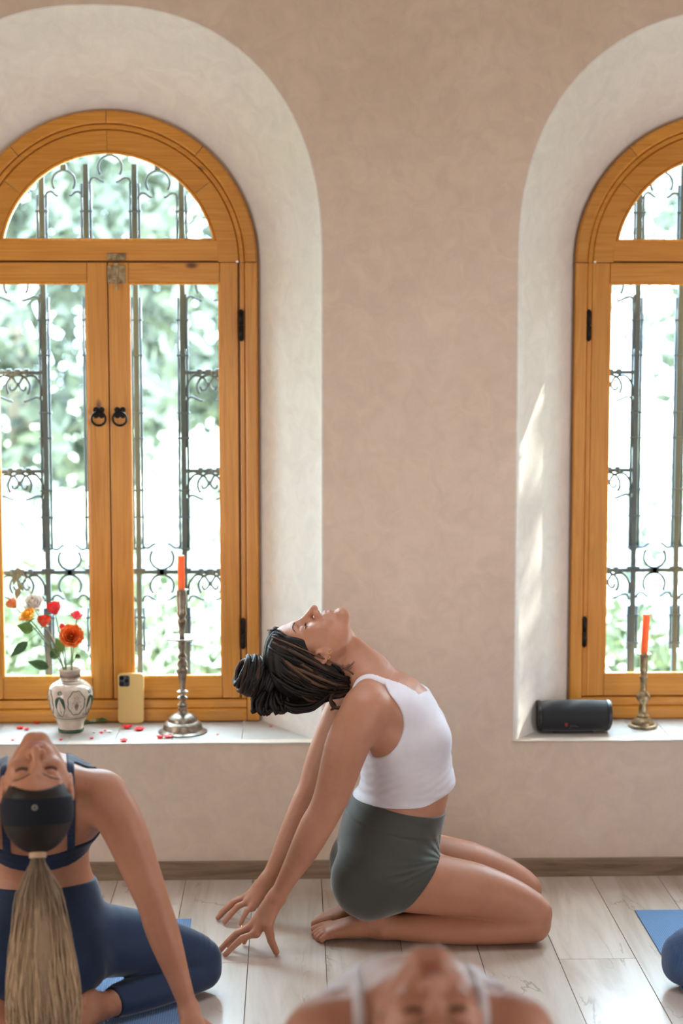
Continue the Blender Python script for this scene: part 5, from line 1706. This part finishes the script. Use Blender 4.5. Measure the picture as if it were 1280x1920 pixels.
rose(52, 1155, 5.04, 0.0235, P_yellow, 0.8, 'yellow-orange open rose left of the bouquet centre', 4, d=(-0.45, -0.35, 0.75), leaves=[(62, 1182, 32, 1172, 0.019, L_light), (52, 1203, 19, 1232, 0.015, L_dark)])
rose(24, 1133, 5.06, 0.0185, P_peach, 0.25, 'peach orange rosebud at the far left of the bouquet', 5)
rose(82, 1167, 5.09, 0.0215, P_coral, 0.35, 'drooping coral rose under the red rosebud', 6, d=(0.1, -0.2, 0.9))
rose(62, 1133, 5.11, 0.0300, P_white, 0.8, 'faded cream white rose behind the yellow one', 7, d=(-0.1, -0.5, 0.7), leaves=[(92, 1252, 51, 1240, 0.016, L_dark)])
rose(116, 1172, 5.12, 0.0100, P_red, 0.1, 'tiny closed red bud hanging under the tallest red rosebud', 8, d=(0.1, 0, -1), leaves=[(96, 1235, 114, 1212, 0.016, L_dark), (108, 1225, 110, 1200, 0.013, L_light)], layers=2)
# withered drooping sprig
root = empty('withered_sprig', (VX, VY, SILL+0.03)); tag(root, 'withered sprig with limp pale leaves rising highest at the left', 'sprig')
O = Vector(root.location)
tp = px(34, 1064, 5.10)
sp_ = spline([tuple(Vector((VX, VY+0.01, SILL+0.03))), tuple(Vector((VX-0.012, VY+0.008, SILL+0.19))), tuple(px(64, 1130, 5.10)), tuple(px(48, 1085, 5.10)), tuple(tp)], 5)
b = MB(); b.tube([Vector(q)-O for q in sp_], 0.0013, 5); MBpart(b, 'stem', mat('reddish_stem', (0.42, 0.20, 0.14), 0.5), root, True)
for (ax_, ay_, ex, ey, w) in ((34, 1064, 24, 1098, 0.010), (34, 1066, 32, 1095, 0.007), (38, 1066, 37, 1084, 0.006), (36, 1102, 30, 1124, 0.010), (34, 1092, 44, 1108, 0.008)):
    b = MB(); p0 = px(ax_, ay_, 5.10)-O; p1 = px(ex, ey, 5.09)-O; leaf(b, p0, p1-p0, (p1-p0).length, w, 0.1); MBpart(b, 'leaf', L_dry, root, True)
b = MB(); b.tube([px(36, 1066, 5.10)-O, px(40, 1085, 5.10)-O, px(36, 1100, 5.10)-O], 0.0008, 5); MBpart(b, 'leaf_stalk', L_stem, root, True)

# phone leaning on the window
M_case = mat('yellow_phone_case', (0.78, 0.56, 0.22), 0.42)
ph = empty('phone', (0, 0, 0)); tag(ph, 'smartphone in a yellow case leaning against the left window frame', 'phone')
pxc = -0.4965
b = MB()
def rrect(w, h, r, n=6):
    pts = []
    for cx_, cz_, a0 in ((w/2-r, h-r, 0), (-w/2+r, h-r, 90), (-w/2+r, r, 180), (w/2-r, r, 270)):
        for i in range(n+1):
            a = math.radians(a0+90*i/n); pts.append((cx_+r*math.cos(a), cz_+r*math.sin(a)))
    return pts
def slab(mb, w, h, r, y0, y1, ox=0, oz=0, bev=0.0015):
    n = 28; V = []
    for (ins, y) in ((bev, y0), (bev*0.3, y0+bev*0.3), (0, y0+bev), (0, y1-bev), (bev*0.3, y1-bev*0.3), (bev, y1)):
        V += [(x*(1-2*ins/w)+ox, y, (z-h/2)*(1-2*ins/h)+h/2+oz) for x, z in rrect(w, h, r)]
    Fs = [(i*n+j, (i+1)*n+j, (i+1)*n+(j+1) % n, i*n+(j+1) % n) for i in range(5) for j in range(n)]
    Fs += [tuple(reversed(range(n))), tuple(5*n+j for j in range(n))]
    mb.add(V, Fs)
slab(b, 0.0800, 0.156, 0.012, -0.0115, 0, bev=0.003); MBpart(b, 'case', M_case, ph, ang=30)
b = MB(); slab(b, 0.0330, 0.0345, 0.007, -0.0130, -0.010, -0.0195, 0.1150, 0.0008); MBpart(b, 'camera_plate', mat('grey_camera_plate', (0.10, 0.12, 0.16), 0.25, 0.3), ph, ang=30)
for (u, v, r_) in ((-0.0275, 0.1415, 0.0068), (-0.0275, 0.1245, 0.0068), (-0.0125, 0.1330, 0.0068), (-0.0115, 0.1440, 0.0028), (-0.0115, 0.1210, 0.0024)):
    b = MB(); b.lathe([(r_, 0), (r_, 0.0022), (r_*0.8, 0.0026), (r_*0.75, 0.0018), (0.0001, 0.0018)], 20)
    b.v = [(x+u, -0.0128-z, y+v) for x, y, z in b.v]; b.f = [tuple(reversed(f)) for f in b.f]
    MBpart(b, 'camera_lens', mat('lens_glass', (0.006, 0.007, 0.012), 0.1), ph, ang=30)
ph.location = (pxc, 5.194, SILL+0.001); ph.rotation_euler = (math.radians(-3.0), 0, 0)

# candlesticks
def candlestick(name, X, Y, prof, n, m, label, base8=False):
    root = empty(name, (X, Y, SILL)); tag(root, label, 'candlestick', None)
    for pn, pr, nn, cap_ in prof:
        b = MB(); b.lathe(pr, nn); MBpart(b, pn, m, root, ang=38)
    return root
p1 = px(342, 1374, 5.06)
C1X = p1.x; C1Y = 5.075
s1_ = 0.0016
cs1 = candlestick('candlestick', C1X, C1Y, [
    ('stepped_foot', [(0.001, 0), (0.073, 0), (0.074, 0.003), (0.070, 0.005), (0.060, 0.010), (0.059, 0.014), (0.057, 0.026), (0.050, 0.032), (0.044, 0.034), (0.043, 0.043), (0.036, 0.050), (0.026, 0.054), (0.016, 0.062), (0.013, 0.066)], 40, 0),
    ('column', [(0.013, 0.062), (0.014, 0.074), (0.011, 0.078), (0.016, 0.084), (0.010, 0.090), (0.008, 0.098), (0.016, 0.103), (0.016, 0.106), (0.008, 0.112), (0.007, 0.118), (0.017, 0.124), (0.009, 0.130), (0.008, 0.140), (0.011, 0.165), (0.014, 0.178), (0.017, 0.184), (0.017, 0.192), (0.012, 0.198), (0.016, 0.206), (0.015, 0.214), (0.009, 0.222), (0.014, 0.232), (0.009, 0.240), (0.008, 0.250), (0.012, 0.258), (0.011, 0.270), (0.013, 0.280)], 24, 0),
    ('drip_tray', [(0.010, 0.278), (0.030, 0.280), (0.052, 0.286), (0.055, 0.290), (0.053, 0.291), (0.030, 0.285), (0.009, 0.284)], 40, 0),
    ('socket', [(0.008, 0.284), (0.008, 0.300), (0.010, 0.320), (0.013, 0.338), (0.013, 0.342), (0.009, 0.348), (0.013, 0.356), (0.015, 0.362), (0.0125, 0.370), (0.0135, 0.385), (0.015, 0.402), (0.0145, 0.425), (0.015, 0.430), (0.021, 0.433), (0.021, 0.435), (0.010, 0.435), (0.001, 0.432)], 24, 0)],
    40, M_pewter, 'tall tarnished metal candlestick with a drip tray on the left sill')
M_candle = mat('orange_candle_wax', (1.0, 0.22, 0.05), 0.4); bs(M_candle).inputs['Subsurface Weight'].default_value = 1.0; bs(M_candle).inputs['Subsurface Scale'].default_value = 0.02; bs(M_candle).inputs['Subsurface Radius'].default_value = (1, 0.3, 0.1)
bs(M_candle).inputs['Emission Color'].default_value = (0, 0, 0, 1)
def candle(X, Y, Z, r, h, label, lean=0.0):
    root = empty('candle', (X, Y, Z)); tag(root, label, 'candle')
    b = MB(); b.lathe([(0.001, 0), (r, 0), (r*0.98, h*0.5), (r, h-0.004), (r*0.9, h-0.001), (r*0.5, h-0.003), (0.001, h-0.003)], 20)
    b.v = [(x+lean*z, y, z) for x, y, z in b.v]
    MBpart(b, 'wax', M_candle, root, ang=40)
    b = MB(); b.tube([(lean*h, 0, h-0.004), (lean*h+0.001, 0, h+0.004), (lean*h+0.002, 0.001, h+0.008)], 0.0007, 5); MBpart(b, 'wick', mat('wick', (0.5, 0.42, 0.38), 0.8), root)
candle(C1X, C1Y, SILL+0.434, 0.0105, 0.104, 'orange candle in the tall candlestick on the left sill')
p2 = px(1207, 1366, 5.08)
C2X = p2.x; C2Y = 5.10
candlestick('candlestick', C2X, C2Y, [
    ('octagonal_foot', [(0.001, 0), (0.044, 0), (0.046, 0.004), (0.045, 0.008), (0.034, 0.010)], 8, 0),
    ('column', [(0.034, 0.010), (0.033, 0.016), (0.026, 0.026), (0.017, 0.032), (0.020, 0.036), (0.016, 0.040), (0.012, 0.044), (0.0145, 0.054), (0.012, 0.062), (0.010, 0.072), (0.013, 0.078), (0.020, 0.085), (0.0225, 0.093), (0.020, 0.101), (0.013, 0.108), (0.010, 0.116), (0.009, 0.135), (0.011, 0.150), (0.013, 0.155), (0.010, 0.162), (0.0105, 0.170), (0.013, 0.175), (0.011, 0.182), (0.0125, 0.195), (0.0125, 0.212), (0.014, 0.222), (0.022, 0.225), (0.022, 0.228), (0.010, 0.228), (0.001, 0.226)], 24, 0)],
    40, M_brassy, 'short brass candlestick with an octagonal foot on the right sill')
candle(C2X, C2Y, SILL+0.228, 0.0105, 0.122, 'orange candle leaning slightly in the brass candlestick', 0.05)

# speaker
sp0 = px(1075, 1382, 5.03)
SX, SY = sp0.x, 5.045
spk = empty('portable_speaker', (SX, SY, SILL)); tag(spk, 'black portable cylinder speaker lying on the right sill', 'speaker')
M_spk = mat('speaker_cloth', (0.008, 0.010, 0.014), 0.72, Sheen_Weight=0.25, Sheen_Roughness=0.4); bump(M_spk, noise(M_spk, coords(M_spk), 1400, 1), 0.5, 0.0006)
M_spk2 = mat('speaker_rubber', (0.012, 0.013, 0.016), 0.38)
b = MB(); prof = [(0.040, -0.102), (0.0455, -0.100), (0.047, -0.080), (0.0485, -0.045), (0.049, 0), (0.0485, 0.045), (0.047, 0.080), (0.0455, 0.100), (0.040, 0.102)]
b.lathe(prof, 48); b.v = [(z, y, x*0.98) for x, y, z in b.v]; b.v = [(x, y, z+0.0495) for x, y, z in b.v]; MBpart(b, 'cloth_body', M_spk, spk, ang=40)
for s_ in (-1, 1):
    b = MB(); pr = [(0.0455, 0.0995), (0.0475, 0.1005), (0.0480, 0.108), (0.0455, 0.112), (0.038, 0.112), (0.036, 0.106), (0.001, 0.105)]
    b.lathe(pr, 40)
    V = []
    for x, y, z in b.v:
        a = math.atan2(y, x); r_ = math.hypot(x, y)
        notch = 0.0045*max(0, math.cos(a-0.9))**2+0.003*math.cos(2*a)
        V.append((s_*(z-0.006*max(0, -math.cos(a))**2*(z > 0.1)+0.0*notch), y, x*0.98+0.0495))
    b.v = V
    if s_ < 0: b.f = [tuple(reversed(f)) for f in b.f]
    MBpart(b, 'end_ring', M_spk2, spk, ang=40)
    b = MB(); b.lathe([(0.001, 0.1055), (0.034, 0.1055), (0.034, 0.1085), (0.028, 0.110), (0.001, 0.1095)], 32); b.v = [(s_*z, y, x*0.98+0.0495) for x, y, z in b.v]
    MBpart(b, 'bass_radiator', M_spk2, spk, ang=40)
b = MB(); b.box(-0.060, 0.060, -0.018, 0.018, 0.0, 0.006, bev=0.002); MBpart(b, 'foot_bar', M_spk2, spk)
cu = bpy.data.curves.new('lettering', 'FONT'); cu.body = 'JBL'; cu.size = 0.020; cu.extrude = 0.0006; cu.align_x = 'LEFT'
t_ = bpy.data.objects.new('tmp', cu); C.objects.link(t_); bpy.context.view_layer.update()
me = bpy.data.meshes.new_from_object(t_.evaluated_get(bpy.context.evaluated_depsgraph_get())); bpy.data.objects.remove(t_)
me.materials.clear()
lt = link('lettering', me, mat('speaker_lettering', (0.05, 0.055, 0.06), 0.35), spk)
lt.rotation_euler = (math.radians(90-22), 0, 0); lt.location = (-0.018, -0.0468, 0.0250)
b = MB(); b.box(-0.033, -0.023, -0.0485, -0.046, 0.026, 0.037, bev=0.001); o = MBpart(b, 'red_badge', mat('dull_red_badge', (0.16, 0.018, 0.014), 0.5), spk)

# fallen petals and leaves on the left sill
def petal(X, Y, s, m, label, seed, rz, tilt=0.3, name='rose_petal'):
    r_ = random.Random(seed); b = MB(); V = []; N = 6
    cu_ = r_.uniform(0.25, 0.6)
    for i in range(N+1):
        u = i/N*2-1
        for j in range(N+1):
            v = j/N*2-1
            x = s*u*math.sqrt(1-v*v/2); y = s*0.8*v*math.sqrt(1-u*u/2)
            z = cu_*(x*x+1.5*y*y)/s+0.08*s*math.sin(5*u+3*v+seed)
            V.append((x, y, z))
    zm = min(v[2] for v in V)
    V = [(x, y, z-zm+0.0002) for x, y, z in V]
    b.add(V, [(i*(N+1)+j, (i+1)*(N+1)+j, (i+1)*(N+1)+j+1, i*(N+1)+j+1) for i in range(N) for j in range(N)])
    o = b.build(name, m, None, True); o.location = (X, Y, SILL+0.0006); o.rotation_euler = (0, 0, rz)
    me_ = o.data
    md_ = o.modifiers.new('thick', 'SOLIDIFY'); md_.thickness = 0.0006
    return tag(o, label, 'petal', 'fallen rose petals on the left sill')
def gpt(x, y): 
    d = px(x, y, 5.0)-Vector((0, 0, CAM_Z)); t = (SILL-CAM_Z)/d.z; return d.x*t, d.y*t
plist = [(238, 1366, .017, P_red, 'bright red petal on the sill just right of the phone foot'), (261, 1369, .018, P_red, 'large red petal overlapping its neighbour in front of the phone'), (300, 1384, .012, P_red, 'curled red petal touching the candlestick foot at its left'), (316, 1383, .015, P_red, 'cupped red petal with white heart before the candlestick foot'),
         (232, 1390, .014, P_red, 'crumpled red petal at the sill edge below the phone'), (190, 1375, .007, P_red, 'tiny red petal fragment right of the vase'), (197, 1371, .005, P_pink, 'tiny dark pink petal scrap right of the vase'), (205, 1373, .009, P_white, 'thin pale petal between vase and phone'), (172, 1385, .007, P_pink, 'small rolled pink petal near the sill edge right of the vase'),
         (176, 1374, .005, P_white, 'pale sliver of petal close to the vase'), (38, 1367, .012, P_red, 'dark red petal left of the backward-tilted chin'), (50, 1369, .010, P_pink, 'pink red petal next to the chin'), (69, 1357, .010, P_red, 'folded red petal left of the vase foot'), (114, 1388, .007, P_pink, 'small crimson petal in front of the vase'),
         (10, 1353, .022, P_white, 'large faded pale pink petal at the far left of the sill'), (408, 1378, .004, P_coral, 'speck of pink petal right of the candlestick'), (508, 1363, .006, P_pink, 'tiny pink petal far right on the left sill under the hair bun'), (24, 1389, .006, P_coral, 'dry coral scrap at the left edge of the sill'), (350, 1390, .004, P_white, 'pale crumb of petal at the sill edge under the candlestick')]
for i, (x, y, s_, m_, lab) in enumerate(plist):
    gx_, gy_ = gpt(x, y); petal(gx_, gy_, s_, m_, lab, i, i*1.3)
lf = empty('fallen_leaves', (*gpt(176, 1357), SILL)); tag(lf, 'green rose leaves fallen on the sill beside the vase', 'leaves')
for i, (dx, dy, a) in enumerate(((-0.012, 0, 3.0), (0.006, 0.002, 2.4), (0.014, -0.004, 0.4), (0.010, 0.006, 1.2))):
    b = MB(); leaf(b, (dx, dy, 0.003+0.003*i), (math.cos(a), 0.4*math.sin(a), 0.25), 0.030, 0.012, 0.3, nrm=(0, -0.4, 1)); MBpart(b, 'leaf', L_dark if i != 1 else leaf_mat('leaf_underside', (0.28, 0.40, 0.30), (0.40, 0.50, 0.42)), lf, True)

# yoga mats
def yoga_mat(x0, x1, y0, y1, rz, label, col):
    root = empty('yoga_mat', ((x0+x1)/2, (y0+y1)/2, 0), rz); tag(root, label, 'mat', 'blue yoga mats')
    m = mat('blue_mat', col, 0.75, spec=0.25)
    v = coords(m)
    w1 = nd(m, 'ShaderNodeTexWave', wave_type='BANDS', bands_direction='X'); w1.inputs['Scale'].default_value = 55; ln(m, v, w1.inputs[0])
    w2 = nd(m, 'ShaderNodeTexWave', wave_type='BANDS', bands_direction='Y'); w2.inputs['Scale'].default_value = 55; ln(m, v, w2.inputs[0])
    h = math_n(m, 'MULTIPLY', w1.outputs[1], w2.outputs[1])
    ln(m, ramp(m, h, [(0.1, tuple(c*0.75 for c in col)), (0.7, tuple(min(1, c*1.25) for c in col))]).outputs[0], bs(m).inputs['Base Color'])
    bump(m, h, 0.6, 0.002)
    w, l = (x1-x0)/2, (y1-y0)/2
    b = MB(); b.box(-w, w, -l, l, 0.0003, 0.0045, bev=0.0012); MBpart(b, 'mat_sheet', m, root)
    return root
yoga_mat(-0.873, -0.262, 2.86, 4.565, 0.02, 'blue textured yoga mat under the woman seen from behind', (0.17, 0.29, 0.50))
yoga_mat(0.955, 1.570, 2.90, 4.605, 0.0, 'blue textured yoga mat at the right edge of the picture', (0.15, 0.27, 0.47))

# ------------------------------------------------------------------ the garden outside
gd = MB(); gd.box(-30, 30, WY+0.55, 60, -0.35, -0.30)
M_ground = mat('garden_ground', (0.45, 0.42, 0.30), 0.9)
_n = noise(M_ground, coords(M_ground), 1.2, 5)
ln(M_ground, ramp(M_ground, _n, [(0.35, (0.20, 0.27, 0.10)), (0.6, (0.55, 0.50, 0.38))]).outputs[0], bs(M_ground).inputs['Base Color'])
tag(gd.build('garden_ground', M_ground), 'sunlit garden ground outside the windows', kind='structure')
def foliage_mat(name, a, b, c):
    m = mat(name, a, 0.6, spec=0.3)
    m.node_tree.nodes['Principled BSDF'].inputs['Transmission Weight'].default_value = 0
    r_ = attr(m, 'tint')
    ln(m, ramp(m, r_, [(0.0, a), (0.5, b), (1.0, c)]).outputs[0], bs(m).inputs['Base Color'])
    return m
F_tree = foliage_mat('grey_green_leaves', (0.052, 0.058, 0.042), (0.092, 0.102, 0.072), (0.15, 0.16, 0.12))
F_bush = foliage_mat('light_green_leaves', (0.045, 0.060, 0.025), (0.09, 0.105, 0.05), (0.20, 0.20, 0.13))
F_white = foliage_mat('pale_blossom', (0.10, 0.12, 0.09), (0.28, 0.29, 0.25), (0.60, 0.60, 0.55))
M_bark = mat('bark', (0.22, 0.17, 0.12), 0.9)
def cloud(c, r, n, ls, seed, hollow=0.55):
    R_ = np.random.RandomState(seed)
    d = R_.normal(size=(n, 3)); d /= np.linalg.norm(d, axis=1)[:, None]
    lump = 1+0.22*np.sin(d[:, 0]*5+seed)*np.cos(d[:, 2]*6+seed*2)+0.12*np.sin(d[:, 1]*9)
    rad = (hollow+(1-hollow)*R_.rand(n)**0.6)*lump
    p = np.array(c)+d*rad[:, None]*np.array(r)
    a = R_.normal(size=(n, 3)); a /= np.linalg.norm(a, axis=1)[:, None]
    b_ = np.cross(a, R_.normal(size=(n, 3))); b_ /= np.linalg.norm(b_, axis=1)[:, None]
    s = ls*(0.6+0.8*R_.rand(n))[:, None]
    V = np.stack([p-a*s, p+b_*s*0.5, p+a*s, p-b_*s*0.5], 1).reshape(-1, 3)
    t = np.repeat(R_.rand(n), 4)
    return V, np.arange(4*n).reshape(-1, 4), t
def plant(name, c, r, n, ls, m, label, cat, group, seed, trunk=True, blossoms=0):
    root = empty(name, (c[0], c[1], -0.3)); tag(root, label, cat, group)
    V, Q, t = cloud((0, 0, c[2]+0.3), r, n, ls, seed)
    o = link('foliage', np_mesh('foliage', V, Q, False, dict(tint=t)), m, root); o['kind'] = 'stuff'
    if blossoms:
        V, Q, t = cloud((0, 0, c[2]+0.3), tuple(x*1.05 for x in r), blossoms, ls*0.9, seed+50, 0.85)
        o = link('blossom', np_mesh('blossom', V, Q, False, dict(tint=t)), F_white, root); o['kind'] = 'stuff'
    if trunk:
        b = MB(); b.tube([(0, 0, 0), (0.05, 0, (c[2]+0.3)*0.5), (0, 0, c[2]+0.3)], [0.10*r[0]**0.5, 0.08*r[0]**0.5, 0.04], 8); b.build('trunk', M_bark, root, True)
gl_ = 'garden plants beyond the windows'
k = 0
for (x, y, z, rx, ry, rz_, n, ls, m_, nm, lab, bl) in (
    (-2.1, 13.0, 1.9, 1.4, 1.2, 1.6, 4200, 0.10, F_tree, 'tree', 'grey-green tree seen through the left casement of the left window', 0),
    (-0.6, 15.5, 2.2, 1.3, 1.2, 1.8, 4200, 0.10, F_tree, 'tree', 'grey-green tree seen through the right casement of the left window', 0),
    (3.9, 14.0, 2.2, 1.2, 1.2, 1.3, 2000, 0.09, F_tree, 'tree', 'loose grey-green tree seen at the top of the right window', 0),
    (-1.85, 9.8, 0.25, 0.75, 0.6, 0.55, 1800, 0.055, F_white, 'shrub', 'pale flowering shrub behind the left casement', 0),
    (-0.30, 11.3, 0.35, 0.7, 0.6, 0.62, 1800, 0.055, F_white, 'shrub', 'pale flowering shrub behind the right casement of the left window', 0),
    (-2.05, 7.6, -0.1, 0.6, 0.5, 0.45, 1200, 0.05, F_bush, 'shrub', 'yellow-green shrub low behind the vase', 200),
    (-0.95, 8.7, 0.0, 0.55, 0.5, 0.5, 1200, 0.05, F_bush, 'shrub', 'yellow-green shrub low behind the phone', 200),
    (-0.1, 7.9, -0.12, 0.5, 0.5, 0.42, 1000, 0.05, F_bush, 'shrub', 'yellow-green shrub low behind the tall candlestick', 200),
    (2.3, 9.2, 0.4, 0.7, 0.6, 0.75, 1800, 0.055, F_white, 'shrub', 'pale flowering shrub behind the right window', 0),
    (1.45, 7.8, -0.1, 0.6, 0.5, 0.48, 1200, 0.05, F_bush, 'shrub', 'yellow-green shrub low behind the brass candlestick', 200),
    (2.95, 8.0, -0.1, 0.6, 0.5, 0.50, 1200, 0.05, F_bush, 'shrub', 'yellow-green shrub at the far right of the right window', 200)):
    plant(nm, (x, y, z), (rx, ry, rz_), n, ls, m_, lab, nm, gl_, 30+k, nm == 'tree', bl); k += 1

# the tree beside the house whose leaves break up the sun on the right-hand niche
plant('tree', (4.6, 7.5, 4.4), (1.5, 1.3, 1.5), 1800, 0.075, F_tree, 'leafy tree beside the house, out of the picture, that dapples the sun', 'tree', gl_, 77, True, 0)
